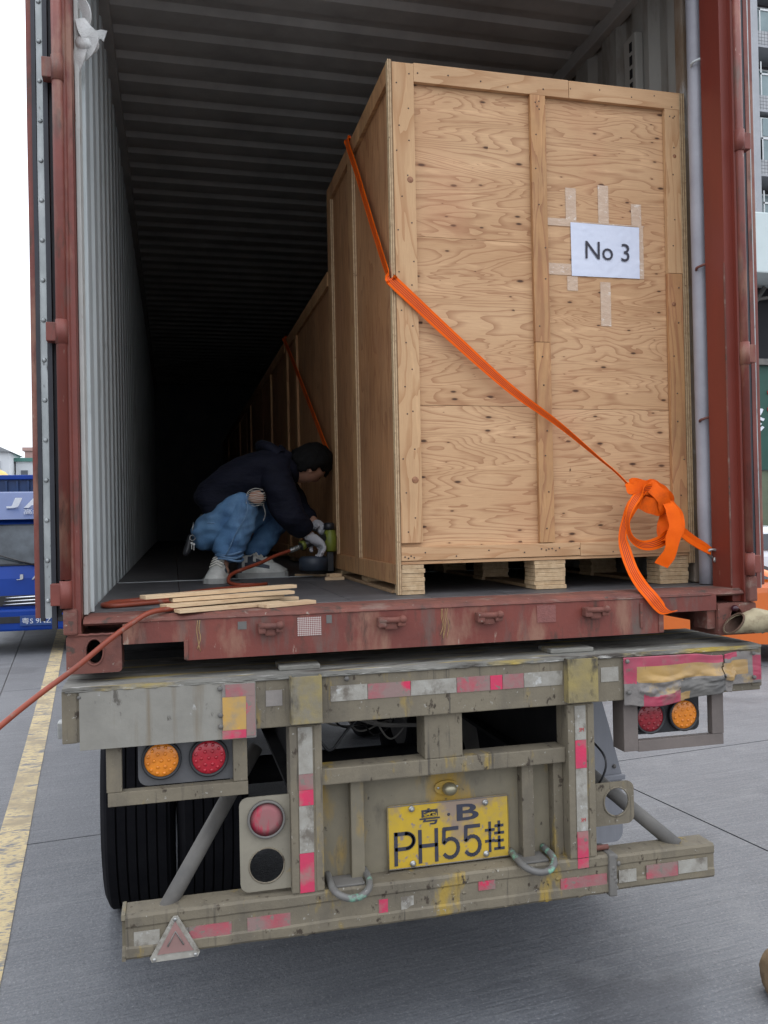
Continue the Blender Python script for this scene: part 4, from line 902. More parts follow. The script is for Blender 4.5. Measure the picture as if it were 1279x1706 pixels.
# laminated edges at the corners
def lam(parent, x0, x1, y0, y1, z0, z1, nl, axis='x', m0=PLY_EDGE):
    bm = bmesh.new(); w_ = ((x1-x0) if axis == 'x' else (y1-y0))/nl
    for k in range(nl):
        e = 0.0008*(k % 2)
        if axis == 'x': bm_box(bm, x0+k*w_+0.0003, x0+(k+1)*w_-0.0003, y0+e, y1, z0, z1-e, mi=k % 2)
        else: bm_box(bm, x0+e, x1, y0+k*w_+0.0003, y0+(k+1)*w_-0.0003, z0, z1-e, mi=k % 2)
    return obj('laminated_edge', bm, [m0, PLY_EDGE_D], parent)
lam(c1, 1.1262, 1.1415, YC+0.002, YC+0.030, 1.375, 3.366, 4)
lam(c1, 2.3465, 2.3710, YC+0.004, YC+0.030, 1.455, 3.362, 5)
# side panel, battens stand proud of it
YE = 1.565
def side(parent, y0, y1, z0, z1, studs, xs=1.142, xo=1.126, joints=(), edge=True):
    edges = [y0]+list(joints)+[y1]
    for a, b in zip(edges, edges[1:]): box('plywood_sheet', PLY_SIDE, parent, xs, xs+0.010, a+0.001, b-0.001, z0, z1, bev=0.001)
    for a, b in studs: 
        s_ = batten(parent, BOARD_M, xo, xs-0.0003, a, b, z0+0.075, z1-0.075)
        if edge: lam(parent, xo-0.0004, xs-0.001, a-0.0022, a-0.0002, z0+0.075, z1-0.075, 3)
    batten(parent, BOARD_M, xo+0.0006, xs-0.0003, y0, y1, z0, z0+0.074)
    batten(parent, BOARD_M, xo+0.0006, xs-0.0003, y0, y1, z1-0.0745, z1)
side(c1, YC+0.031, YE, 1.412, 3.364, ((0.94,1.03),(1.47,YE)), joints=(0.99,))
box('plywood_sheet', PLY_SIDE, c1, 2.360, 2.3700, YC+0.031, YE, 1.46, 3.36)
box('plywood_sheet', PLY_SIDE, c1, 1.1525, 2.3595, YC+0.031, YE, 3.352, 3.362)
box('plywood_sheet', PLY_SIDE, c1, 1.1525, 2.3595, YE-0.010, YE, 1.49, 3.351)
box('base_sheet', PLY_EDGE_D, c1, 1.153, 2.3595, YC+0.031, YE-0.011, 1.487, 1.499)
for (x0, x1, z0, nl) in ((1.1425, 1.231, 1.3735, 7), (1.676, 1.802, 1.3735, 7), (2.215, 2.3445, 1.3735, 7)):
    skid(c1, x0, x1, z0, 1.4855, YC+0.010, YC+0.11, nl); skid(c1, x0, x1, z0, 1.4855, 0.86, 0.98, nl); skid(c1, x0, x1, z0, 1.4855, YE-0.13, YE-0.01, nl)
for (x0, x1) in ((1.130, 1.215), (1.69, 1.78), (2.23, 2.34)):
    box('runner_board', PLY_EDGE_D, c1, x0, x1, YC+0.112, YE-0.02, 1.3733, 1.386, bev=0.001)
# nails
bm = bmesh.new()
def nail(x, z, y=YC-0.0003, r=0.0032):
    bm_lathe(bm, [(0.0008,r),(-0.0008,r*0.9),(-0.0009,0.0001)], (x, y, z), 'y', 7)
for k in range(13):
    z = 1.60+k*0.14; nail(1.165+random.uniform(-.012,.012), z+random.uniform(-.03,.03)); nail(1.205+random.uniform(-.01,.01), z+0.06+random.uniform(-.03,.03))
    nail(1.725+random.uniform(-.02,.02), z+random.uniform(-.03,.03)-0.02, YC-0.0009); nail(2.31+random.uniform(-.02,.02), z+random.uniform(-.03,.03), YC-0.0006)
for k in range(9):
    x = 1.24+k*0.125; nail(x+random.uniform(-.02,.02), 3.325+random.uniform(-.018,.018)); nail(x+random.uniform(-.02,.02), 1.522+random.uniform(-.014,.014))
for x, z in ((1.155,1.515),(1.168,1.51),(1.178,1.518),(1.19,1.512),(1.70,1.53),(1.72,1.525),(1.745,1.53),(1.76,1.522),(1.775,1.532),(2.30,3.26),(2.315,3.255),(2.322,3.262),(1.715,3.26),(1.73,3.265),(1.722,3.245)): nail(x, z, YC-0.0009)
o = obj('nail_heads', bm, NAIL, c1); o['kind'] = 'stuff'
# knots in the battens
KNOTM = mat('wood_knot', (0.36,0.17,0.08), (0.20,0.08,0.04), 90, 0.6)
for x, z, r in ((1.205,2.92,0.012),(1.200,1.80,0.013),(2.318,3.10,0.008),(2.300,2.50,0.009)):
    bm = bmesh.new(); bm_lathe(bm, [(0.0003,r),(-0.0006,r*0.95),(-0.0003,r*0.6),(-0.0008,r*0.5),(-0.0009,0.0001)], (x, YC-0.0004, z), 'y', 18)
    obj('knot', bm, KNOTM, c1)

def far_crate(y0, y1, zt, label, studs):
    c = thing('wooden_crate', label, 'crate', (1.75, (y0+y1)/2, ZF), 'plywood crates along the right wall of the container')
    side(c, y0, y1, 1.412, zt, studs, edge=False)
    box('plywood_sheet', PLY_SIDE, c, 1.1525, 2.352, y0, y0+0.010, 1.49, zt-0.002)
    box('plywood_sheet', PLY_SIDE, c, 1.1525, 2.352, y1-0.010, y1, 1.49, zt-0.002)
    box('plywood_sheet', PLY_SIDE, c, 1.1525, 2.352, y0+0.011, y1-0.011, zt-0.012, zt)
    box('plywood_sheet', PLY_SIDE, c, 2.3525, 2.3625, y0, y1, 1.412, zt)
    for x0, x1 in ((1.153,1.24),(1.69,1.79),(2.22,2.34)): 
        for ya in (y0+0.02, (y0+y1)/2-0.05, y1-0.12): skid(c, x0, x1, 1.3735, 1.4885, ya, ya+0.10, 7)
    return c
c1['group'] = 'plywood crates along the right wall of the container'
far_crate(1.60, 3.34, 2.955, 'lower shaded crate directly behind the No 3 crate, crossed by an orange strap', ((2.78,2.86),(3.26,3.34)))
far_crate(3.38, 5.05, 2.955, 'third plywood crate from the container opening, in deep shade beyond the man', ((4.3,4.38),))
far_crate(5.09, 6.80, 2.955, 'fourth plywood crate from the opening, almost lost in the dark of the container', ((6.2,6.28),))

far_crate(6.84, 8.50, 2.955, 'fifth plywood crate from the opening, hardly visible in the dark', ((7.7,7.78),))
far_crate(8.54, 11.2, 2.955, 'farthest plywood crate of the right-hand row, in full darkness', ((9.9,9.98),))
# ------------------------------------------------------------------ number sheet, tapes
sg = thing('paper_sign', 'white A4 sheet printed No 3, taped to the end of the nearest crate', 'paper sign', (2.01, YC+0.017, 2.60))
ys_ = YC+0.0195
for a in ((1.843,1.888,2.8145,2.945), (1.983,2.029,2.8145,2.965), (2.128,2.173,2.8145,2.900), (1.760,1.862,2.793,2.822), (1.760,1.862,2.600,2.645), (1.843,1.888,2.540,2.5965), (1.985,2.030,2.405,2.580), (2.158,2.180,2.600,2.815), (1.855,2.185,2.8095,2.8140)):
    bm = bmesh.new(); nx_, nz_ = 8, 12; G = []
    for i in range(nx_+1):
        G.append([])
        for j in range(nz_+1):
            x = a[0]+(a[1]-a[0])*i/nx_; z = a[2]+(a[3]-a[2])*j/nz_
            G[-1].append(bm.verts.new((x+(0.0015*noise.noise(Vector((z*60,a[0],0))) if i in (0,nx_) else 0), ys_-0.0004-0.0008*abs(noise.noise(Vector((x*90,z*50,0)))), z)))
    for i in range(nx_):
        for j in range(nz_): f = bm.faces.new((G[i][j], G[i+1][j], G[i+1][j+1], G[i][j+1])); f.smooth = True
    obj('clear_tape', bm, TAPE, sg)
bm = bmesh.new(); nx_, nz_ = 40, 28; G = []
c4 = [(1.862,2.598),(2.159,2.600),(2.161,2.806),(1.861,2.809)]
for i in range(nx_+1):
    G.append([])
    for j in range(nz_+1):
        u, v_2 = i/nx_, j/nz_
        x = (c4[0][0]*(1-u)+c4[1][0]*u)*(1-v_2)+(c4[3][0]*(1-u)+c4[2][0]*u)*v_2; z = (c4[0][1]*(1-u)+c4[1][1]*u)*(1-v_2)+(c4[3][1]*(1-u)+c4[2][1]*u)*v_2
        d = 0.0022*abs(noise.noise(Vector((x*30, z*40, 2))))+0.0012*abs(noise.noise(Vector((x*80, z*50, 5))))
        G[-1].append(bm.verts.new((x, ys_-0.0022-d, z)))
for i in range(nx_):
    for j in range(nz_): f = bm.faces.new((G[i][j], G[i+1][j], G[i+1][j+1], G[i][j+1])); f.smooth = True
o = obj('sheet', bm, PAPER, sg)
text('lettering', 'No 3', BLACKINK, sg, 1.921, ys_-0.0062, 2.668, w=0.192, h=0.071, depth=0.0006, rot=R(1.0))

# ------------------------------------------------------------------ lashing straps
st = thing('lashing_strap', 'bright orange strap drawn diagonally over the nearest crate and knotted beside the wall ring', 'strap', (1.7, 0.25, ZF))
SM = [ORANGE, ORANGE_S]
X1 = 1.119
bm = bmesh.new()
bm_ribbon(bm, [(X1+0.03,0.985,3.372),(X1-0.004,0.975,3.366),(X1-0.001,0.80,3.155),(X1-0.001,0.50,2.80),(X1-0.001,0.30,2.575),(X1+0.004,0.262,2.540),(1.150,0.258,2.512),(1.36,0.2565,2.325)],
          [0.046,0.046,0.046,0.044,0.044,0.046,0.046,0.040], [(0,1,0.3),(0,1,0.1),(0,0.7,-0.7),(0,0.7,-0.7),(0.1,0.6,-0.75),(0.45,0.35,0.9),(0.65,0,0.75),(0.65,0,0.75)], n=10, mi2=1)
obj('webbing', bm, SM, st)
bm = bmesh.new()
bm_ribbon(bm, [(1.150,0.2580,2.5125),(1.36,0.252,2.325),(1.573,0.242,2.142),(1.76,0.232,2.010),(1.931,0.220,1.871),(1.986,0.205,1.821),(2.027,0.190,1.774),(2.049,0.180,1.745)],
          [0.046,0.042,0.032,0.022,0.012,0.009,0.010,0.016], [(0.65,0,0.75),(0.65,-0.05,0.75),(0.63,-0.2,0.7),(0.5,-0.6,0.6),(0.3,-0.9,0.3),(0.3,-0.9,0.3),(0.3,-0.9,0.3),(0.3,-0.9,0.3)], n=10, mi2=1)
obj('webbing', bm, SM, st)
bm = bmesh.new()
bm_ribbon(bm, [(2.020,0.192,1.776),(2.034,0.172,1.752),(2.062,0.150,1.756),(2.098,0.146,1.746),(2.136,0.160,1.716),(2.162,0.185,1.679)], [0.014,0.044,0.056,0.056,0.050,0.046], [(0.5,0.2,1),(0.9,-0.2,0.9),(0.3,-0.3,1),(0.6,-0.1,1),(0.9,0,0.6),(1,0,0.3)], th=0.004, n=8)
bm_ribbon(bm, [(2.040,0.200,1.776),(2.075,0.170,1.776),(2.112,0.150,1.764),(2.150,0.146,1.736),(2.182,0.160,1.703),(2.190,0.190,1.668)], [0.016,0.034,0.042,0.050,0.050,0.044], [(0.3,0.2,1),(0.2,-0.5,0.9),(0.5,-0.2,1),(0.9,-0.1,0.8),(1,0,0.4),(1,0.1,0.2)], th=0.004, n=8)
bm_ribbon(bm, [(2.046,0.165,1.725),(2.065,0.140,1.697),(2.105,0.128,1.682),(2.156,0.140,1.690),(2.196,0.165,1.712)], [0.044,0.056,0.060,0.056,0.040], [(0.9,0,-0.9),(0.35,-0.1,1),(0,-0.2,1),(-0.35,-0.1,1),(-0.5,0,1)], th=0.004, n=8)
bm_ribbon(bm, [(2.085,0.135,1.775),(2.110,0.118,1.740),(2.140,0.118,1.700),(2.150,0.135,1.662)], [0.040,0.056,0.056,0.044], [(0.9,-0.1,0.5),(1,-0.2,0.6),(1,-0.1,0.5),(1,0,0.2)], th=0.004, n=8)
cc = Vector((2.114,0.185,1.716)); vs_ = bm_sphere(bm, cc, 0.048, 1.2, 0.7, 0.85, 3)
for v in vs_: v.co += (v.co-cc).normalized()*0.016*noise.noise(v.co*24)
for v in bm.verts: v.co += Vector((noise.noise(v.co*26), 0.8*noise.noise(v.co*31+Vector((5,0,0))), noise.noise(v.co*28+Vector((0,9,0)))))*0.011
obj('band_knot', bm, [ORANGE], st)
bm = bmesh.new()   # long tail, over the sill
bm_ribbon(bm, [(2.066,0.140,1.744),(2.016,0.125,1.698),(1.987,0.135,1.636),(1.973,0.140,1.575),(1.979,0.130,1.518),(1.987,0.100,1.451),(1.982,0.030,1.398),(1.994,-0.014,1.359),(2.018,-0.022,1.326),(2.035,-0.024,1.308),(2.066,-0.022,1.300),(2.097,-0.018,1.303)],
          [0.040,0.046,0.034,0.030,0.044,0.048,0.048,0.048,0.046,0.034,0.008,0.003], [(0.7,-0.3,0.5),(0.9,-0.3,0.6),(0.7,-0.8,0.2),(0.8,-0.6,0),(1,-0.2,0),(1,0,0.1),(1,0,0.3),(1,0,0.5),(1,0,0.7),(0.8,0,0.9),(0.3,0,1),(0.1,0,1)], n=10, mi2=1)
obj('tail', bm, SM, st)
bm = bmesh.new()   # loop
bm_ribbon(bm, [(2.094,0.130,1.752),(2.040,0.112,1.740),(1.994,0.110,1.683),(1.983,0.118,1.622),(2.000,0.122,1.567),(2.042,0.122,1.540),(2.093,0.122,1.541),(2.148,0.132,1.563),(2.182,0.148,1.611),(2.176,0.160,1.669)],
          [0.044,0.044,0.030,0.018,0.022,0.034,0.044,0.046,0.040,0.036], [(0.5,-0.1,1),(0.9,-0.3,0.9),(0.8,-0.7,0),(0.5,-1,0),(0.7,-0.8,0.4),(0.3,-0.3,1),(0,-0.1,1),(-0.4,-0.1,1),(1,-0.1,0.1),(1,-0.1,0.3)], n=10, mi2=1)
obj('loop', bm, SM, st)
bm = bmesh.new()   # short tail
bm_ribbon(bm, [(2.147,0.130,1.705),(2.164,0.110,1.668),(2.168,0.092,1.618),(2.156,0.088,1.564),(2.138,0.095,1.508),(2.116,0.105,1.458)], [0.036,0.052,0.056,0.056,0.056,0.052], [(1,0,0.5),(1,0,0.3),(1,0,0),(1,0,-0.15),(1,0,-0.25),(1,0,-0.3)], th=0.003, n=10)
bm_ribbon(bm, [(2.180,0.150,1.700),(2.204,0.130,1.645),(2.186,0.108,1.590),(2.156,0.120,1.552),(2.146,0.140,1.600),(2.161,0.160,1.655)], [0.040,0.040,0.048,0.046,0.040,0.034], [(1,0,0.5),(0.9,-0.3,0),(0.9,-0.2,-0.6),(0.4,-0.4,-1),(1,-0.2,0.2),(1,0,0)], th=0.003, n=10)
for v in bm.verts: v.co += Vector((noise.noise(v.co*15), 1.6*noise.noise(v.co*18+Vector((5,0,0))), 0.5*noise.noise(v.co*15+Vector((0,9,0)))))*0.009
obj('short_tail', bm, [ORANGE], st)
bm = bmesh.new()   # run to the ring
bm_ribbon(bm, [(2.190,0.160,1.640),(2.237,0.155,1.592),(2.285,0.150,1.553),(2.324,0.146,1.525),(2.352,0.143,1.507)], [0.026,0.026,0.028,0.034,0.028], [(0.5,0.4,0.8),(0.5,-0.2,0.8),(0.5,-0.1,0.8),(0.5,0,0.8),(0.5,0,0.8)], th=0.003, n=8)
bm_ribbon(bm, [(2.192,0.150,1.612),(2.242,0.145,1.563),(2.286,0.141,1.534),(2.325,0.138,1.514),(2.350,0.137,1.500)], [0.020,0.022,0.024,0.026,0.020], [(0.5,0.4,0.8)]*5, th=0.003, n=8)
obj('ring_run', bm, [ORANGE], st)
s2 = thing('lashing_strap', 'second orange strap, slanting across the side of the shaded crate behind the first', 'strap', (1.1, 2.4, ZF))
bm = bmesh.new(); bm_ribbon(bm, [(X1+0.03,3.30,2.962),(X1-0.002,3.28,2.957),(X1-0.001,2.9,2.74),(X1-0.001,2.3,2.40),(X1-0.001,1.70,2.055),(X1,1.575,1.985)], 0.045, [(0,1,0.2),(0,1,0),(0,0.5,-0.85),(0,0.5,-0.85),(0,0.5,-0.85),(0,0.5,-0.85)], n=6, mi2=1); obj('webbing', bm, SM, s2)

# ------------------------------------------------------------------ knotted white sack strip, top left
WHITE_W = mat('woven_white_plastic', (0.62,0.62,0.60), (0.50,0.50,0.49), 30, 0.5, bump=0.7, bscale=240)
kn = thing('knotted_cloth', 'knotted white woven sack strip tied high on the left door post', 'cloth strip', (0.08, 0.08, 3.0))
yw = 0.10
def wx(px, py): return -0.016+(px-120)*0.00199+ (0.0)   # metres across at the post
def wp(px, py, y=yw): return (0.038+(px-120)*0.00203, y, 3.365-(py)*0.00202)
bm = bmesh.new()
bm_ribbon(bm, [wp(120,-20),wp(128,12,0.07),wp(142,34,0.06),wp(143,52,0.07),wp(132,64,0.08),wp(122,50,0.10),wp(124,20,0.12)], [0.03,0.036,0.034,0.03,0.035,0.034,0.03], [(0.6,-0.5,0.3)]*7, th=0.006, n=6)
bm_ribbon(bm, [wp(121,40,0.09),wp(123,66,0.08),wp(124,90,0.08),wp(132,100,0.07)], [0.026,0.028,0.030,0.034], [(1,-0.2,0.2)]*4, th=0.006, n=6)
bm_ribbon(bm, [wp(134,52,0.06),wp(142,72,0.045),wp(150,84,0.045),wp(144,98,0.055),wp(134,108,0.07)], [0.030,0.044,0.050,0.046,0.036], [(0.8,-0.2,-0.5),(1,-0.1,0.2),(0.5,-0.3,0.8),(0.9,-0.1,-0.5),(1,0,-0.3)], th=0.008, n=6)
bm_ribbon(bm, [wp(142,84,0.05),wp(154,80,0.045),wp(166,76,0.045),wp(172,78,0.045)], [0.034,0.026,0.026,0.034], [(0,-0.4,1)]*4, th=0.006, n=6)
bm_ribbon(bm, [wp(136,96,0.06),wp(130,112,0.06),wp(125,132,0.07),wp(122,146,0.08)], [0.04,0.044,0.028,0.012], [(1,-0.3,0.2)]*4, th=0.006, n=6)
obj('woven_strip', bm, WHITE_W, kn)
bm = bmesh.new(); vs_ = bm_sphere(bm, wp(144,88,0.065), 0.034, 1.1, 0.7, 0.9, 3)
for v in vs_: v.co += Vector((0,-1,0))*0.006*noise.noise(v.co*60)
obj('knot', bm, WHITE_W, kn)

# ------------------------------------------------------------------ wooden offcuts on the sill
def slat(p0, p1, w_, th, z, label, group='sawn wooden slats lying on the container floor edge', name='wood_offcut', m_=SLAT):
    a = Vector((p0[0], p0[1], 0)); b = Vector((p1[0], p1[1], 0)); d = (b-a).normalized(); n_ = Vector((-d.y, d.x, 0))
    bm = bmesh.new(); bm_box(bm, 0, (b-a).length, 0, w_, 0, th, bev=0.001)
    o = obj(name, bm, m_); me = o.data
    L_ = (b-a).length
    o.location = a+d*(L_/2)+n_*(w_/2)+Vector((0,0,z)); o.rotation_euler = (0, 0, math.atan2(d.y, d.x))
    return tag(o, label, 'wooden slat', group)
z0 = ZF+0.0005
slat((0.340,-0.012), (0.690,0.125), 0.050, 0.011, z0, 'bottom slat of the small pile of sawn wood on the sill, lying nearest')
slat((0.345,0.150), (0.760,0.290), 0.050, 0.011, z0, 'lower slat at the back of the pile, mostly hidden under the others')
slat((0.300,0.030), (0.700,0.225), 0.050, 0.0115, z0+0.0135, 'second slat up in the pile, its cut end overhanging')
slat((0.320,0.090), (0.735,0.215), 0.048, 0.0115, z0+0.0275, 'third slat up in the pile, slightly shorter than the top one')
slat((0.235,0.060), (0.755,0.300), 0.048, 0.012, z0+0.0420, 'longest slat, on top of the pile of sawn wood')
slat((0.618,0.030), (0.795,0.118), 0.056, 0.012, z0, 'short loose slat lying to the right of the pile on the sill')
slat((1.020,1.22), (1.110,1.21), 0.05, 0.014, z0, 'small wood offcut lying flat beside the foot of the nearest crate', 'small wood offcuts by the crate', 'wood_offcut')
slat((1.045,1.235), (1.105,1.245), 0.05, 0.014, z0+0.0145, 'small wood offcut resting on another beside the nearest crate', 'small wood offcuts by the crate', 'wood_offcut')
slat((0.93,1.62), (1.10,1.50), 0.03, 0.010, z0, 'thin pale strip of wood on the floor under the nail gun', 'small wood offcuts by the crate', 'wood_offcut')

# ------------------------------------------------------------------ person crouching
SKIN = mat('skin', (0.42,0.23,0.155), (0.36,0.19,0.13), 12, 0.5)
HAIR = mat('black_hair', (0.006,0.0055,0.0055), (0.004,0.004,0.004), 60, 0.7, spec=0.15, bump=0.8, bscale=200, stretch=(1,1,0.3))
JACKET = mat('navy_padded_jacket', (0.009,0.010,0.020), (0.006,0.007,0.014), 12, 0.8, spec=0.2, bump=0.5, bscale=14, bdist=0.02, stretch=(1,1,2.6), detail=3)
JEANS = mat('blue_denim', (0.105,0.235,0.42), (0.050,0.125,0.26), 6, 0.8, bump=0.5, bscale=120, detail=9, over=[((0.15,0.28,0.44), 4, 0.62, 0.10, (1,1,0.5)), ((0.022,0.055,0.14), 5, 0.62, 0.08, (1,1,0.5))])
SHOE = mat('grey_white_trainer', (0.62,0.62,0.58), (0.42,0.42,0.39), 20, 0.6, bump=0.2, bscale=80)
SHOE_D = mat('trainer_dark_panels', (0.05,0.06,0.085), (0.03,0.035,0.05), 20, 0.6)
SOLE = mat('trainer_sole', (0.40,0.40,0.38), (0.30,0.30,0.285), 16, 0.7)
GLOVE_W = mat('white_work_glove', (0.48,0.48,0.50), (0.36,0.36,0.39), 18, 0.8, bump=0.6, bscale=120)
THREAD = mat('frayed_white_threads', (0.62,0.60,0.54), (0.5,0.48,0.43), 20, 0.8)
def skin_mesh(name, verts, edges, radii, m_, parent, sub=2, root=0, disp=0.0, dscale=12):
    me = bpy.data.meshes.new(name); me.from_pydata([Vector(v) for v in verts], edges, [])
    o = bpy.data.objects.new(name, me); C.objects.link(o)
    md = o.modifiers.new('s', 'SKIN'); md.use_smooth_shade = True
    if not me.skin_vertices: 
        bm = bmesh.new(); bm.from_mesh(me); bm.verts.layers.skin.verify(); bm.to_mesh(me); bm.free()
    for i, sv in enumerate(me.skin_vertices[0].data):
        r = radii[i]; sv.radius = (r, r) if not isinstance(r, tuple) else r; sv.use_root = (i == root)
    sb = o.modifiers.new('u', 'SUBSURF'); sb.levels = sub; sb.render_levels = sub
    bpy.context.view_layer.update()
    me2 = bpy.data.meshes.new_from_object(o.evaluated_get(bpy.context.evaluated_depsgraph_get()))
    bpy.data.objects.remove(o)
    bm = bmesh.new(); bm.from_mesh(me2); bpy.data.meshes.remove(me2)
    for f in bm.faces: f.smooth = True
    if disp:
        bm.normal_update()
        for v in bm.verts:
            v.co += v.normal*disp*noise.noise(Vector((v.co.x*dscale, v.co.y*dscale, v.co.z*dscale*1.8)))
    return bm
pn = thing('person', 'crouching man in dark padded jacket and ripped blue jeans using a nail gun', 'person', (0.70, 1.55, ZF))
# joints
pel = (0.515,1.60,1.62); nh = (0.52,1.51,1.585); nk = (0.700,1.40,1.772); na = (0.545,1.40,1.455); nb_ = (0.555,1.36,1.400)
fh = (0.53,1.69,1.585); fk = (0.930,1.76,1.765); fa = (0.700,1.70,1.440)
wai = (0.575,1.585,1.755); che = (0.740,1.575,1.900); upc = (0.840,1.57,1.945); nck = (0.925,1.565,1.955); hb = (0.975,1.56,1.945)
ns = (0.815,1.435,1.915); ne = (0.865,1.395,1.700); nw = (0.985,1.43,1.585)
fs_ = (0.850,1.70,1.915); fe = (0.960,1.76,1.72); fw = (1.045,1.60,1.640)
V = [pel, wai, che, upc, nck, hb, nh, nk, na, nb_, fh, fk, fa, (0.72,1.68,1.395), ns, ne, nw, fs_, fe, fw]
Ed = [(0,1),(1,2),(2,3),(3,4),(4,5),(0,6),(6,7),(7,8),(8,9),(0,10),(10,11),(11,12),(12,13),(3,14),(14,15),(15,16),(3,17),(17,18),(18,19)]
Rr = [0.07,0.08,0.10,0.10,0.050,0.048,0.05,0.045,0.034,0.033,0.05,0.045,0.034,0.033,0.058,0.042,0.028,0.058,0.042,0.028]
bm = skin_mesh('body', V, Ed, Rr, SKIN, pn)
# head: ellipsoid shaped with brow, nose, jaw, ear; looks down and to the right
hc = Vector((1.004,1.545,1.945))
fwd = Vector((0.50,0.52,-0.78)).normalized(); upv = Vector((0.80,-0.05,0.56)); upv = (upv-fwd*upv.dot(fwd)).normalized(); sid = fwd.cross(upv).normalized()
Rm = Matrix((fwd, sid, upv)).transposed()
hv = bmesh.ops.create_icosphere(bm, subdivisions=4, radius=1.0)['verts']
for v in hv:
    x, y, z = v.co
    rx, ry, rz = 0.094, 0.074, 0.112
    jaw = max(0, -z); px = x*rx*(1-0.12*jaw); py = y*ry*(1-0.35*jaw*jaw); pz = z*rz
    if x > 0.3:
        px += 0.026*math.exp(-((y/0.16)**2))*math.exp(-(((z+0.08)/0.16)**2))         # nose
        px -= 0.012*(math.exp(-(((abs(y)-0.36)/0.14)**2))*math.exp(-(((z-0.10)/0.09)**2)))   # eye sockets
        px += 0.006*math.exp(-((z-0.28)/0.10)**2)                                       # brow
        px += 0.007*math.exp(-((y/0.25)**2))*math.exp(-(((z+0.42)/0.06)**2))-0.004*math.exp(-((y/0.28)**2))*math.exp(-(((z+0.50)/0.03)**2))  # lips
        px += 0.008*math.exp(-((y/0.25)**2))*math.exp(-(((z+0.75)/0.14)**2))            # chin
    v.co = hc + Rm @ Vector((px, py, pz))
    for f in v.link_faces: f.smooth = True
for sg_ in (-1, 1):   # ears
    bm_sphere(bm, hc+Rm@Vector((-0.010, sg_*0.074, -0.005)), 0.030, 0.65, 0.30, 1.0, 3, Rm)
obj('body', bm, SKIN, pn)
bm = bmesh.new()
hv = bmesh.ops.create_icosphere(bm, subdivisions=4, radius=1.0)['verts']
dl = []
for v in hv:
    x, y, z = v.co
    keep = (z > 0.22 - 0.9*min(0, x)*0 and True)
    line = (0.30+0.10*math.sin(y*9)) if x > 0.50 else (0.10 + 0.5*max(0, x) if x > 0.02 else (-0.15 if x > -0.2 else -0.62))
    if z < line: dl.append(v)
    nn = 1+0.10*noise.noise(Vector((x*4, y*4, z*4)))+0.07*abs(noise.noise(Vector((x*14, y*14, z*9))))
    v.co = hc + Rm @ Vector((x*0.107*nn, y*0.088*nn, z*0.127*nn))
bmesh.ops.delete(bm, geom=dl, context='VERTS')
for f in bm.faces: f.smooth = True
o = obj('hair', bm, HAIR, pn); sm = o.modifiers.new('t', 'SOLIDIFY'); sm.thickness = 0.012
bm = bmesh.new()   # eyes
for sg_ in (-1, 1): bm_sphere(bm, hc+Rm@Vector((0.078, sg_*0.028, 0.010)), 0.011, 1, 1, 0.6, 2, Rm)
obj('eyes', bm, BLACKP, pn)
# jacket with hood roll
V = [(0.475,1.59,1.680), wai, che, upc, (0.900,1.565,1.955), ns, ne, (0.952,1.42,1.618), fs_, fe, (1.030,1.62,1.655), (0.80,1.57,2.00)]
bm = skin_mesh('jacket', [(0.470,1.59,1.690), (0.560,1.585,1.765), (0.665,1.58,1.850), (0.765,1.575,1.915), (0.850,1.57,1.950), (0.915,1.565,1.955), (0.820,1.450,1.905), ne, (0.972,1.430,1.594), (0.85,1.69,1.905), fe, (1.030,1.62,1.655)],
    [(0,1),(1,2),(2,3),(3,4),(4,5),(3,6),(6,7),(7,8),(3,9),(9,10),(10,11)], [0.125,0.145,0.150,0.145,0.120,0.080,0.095,0.080,0.052,0.095,0.080,0.050], JACKET, pn, 4, 3, 0.020, 7)
for v in bm.verts:   # creases
    q_ = v.co; v.co = q_ + v.normal*(0.006*abs(noise.noise(Vector((q_.x*8+q_.z*14, q_.y*5, q_.z*15-q_.x*10)))))
obj('jacket', bm, JACKET, pn)
bm = bmesh.new(); bm_tube(bm, catmull([(0.86,1.45,2.00),(0.80,1.50,2.045),(0.775,1.58,2.055),(0.80,1.66,2.045),(0.88,1.70,2.01),(0.93,1.66,1.98),(0.945,1.56,1.89),(0.925,1.49,1.93),(0.86,1.45,2.00)], 8), 0.030, 12, cap=False)
for v in bm.verts: v.co += Vector((1,0.5,-1))*0.016*noise.noise(v.co*13)+Vector((-0.012,0,-0.014))
obj('hood', bm, JACKET, pn)
# jeans
bm = skin_mesh('jeans', [(0.520,1.60,1.645), (0.505,1.60,1.575), (0.530,1.50,1.605), (0.612,1.440,1.690), (0.690,1.400,1.765), (0.640,1.400,1.640), (0.580,1.400,1.530), (0.552,1.400,1.468),
        (0.540,1.69,1.600), (0.73,1.73,1.690), (0.915,1.755,1.755), (0.850,1.73,1.640), (0.760,1.71,1.530), (0.705,1.70,1.450)],
    [(0,1),(0,2),(2,3),(3,4),(4,5),(5,6),(6,7),(0,8),(8,9),(9,10),(10,11),(11,12),(12,13)], [0.118,0.112,0.108,0.094,0.074,0.078,0.072,0.068,0.100,0.084,0.070,0.070,0.064,0.060], JEANS, pn, 4, 0, 0.012, 16)
for v in bm.verts: v.co += v.normal*(0.010*abs(noise.noise(Vector((v.co.x*9+v.co.z*8, v.co.y*8, v.co.z*26-v.co.x*8)))))
obj('jeans', bm, JEANS, pn)
bm = bmesh.new()   # cuff rolls, pocket seam
bm_tube(bm, catmull([(0.455,1.52,1.66),(0.49,1.42,1.655),(0.54,1.405,1.648),(0.57,1.40,1.60)], 6), 0.0035, 6)
bm_tube(bm, catmull([(0.565,1.325,1.50),(0.61,1.318,1.60),(0.665,1.312,1.70),(0.665,1.33,1.78)], 6), 0.003, 6)
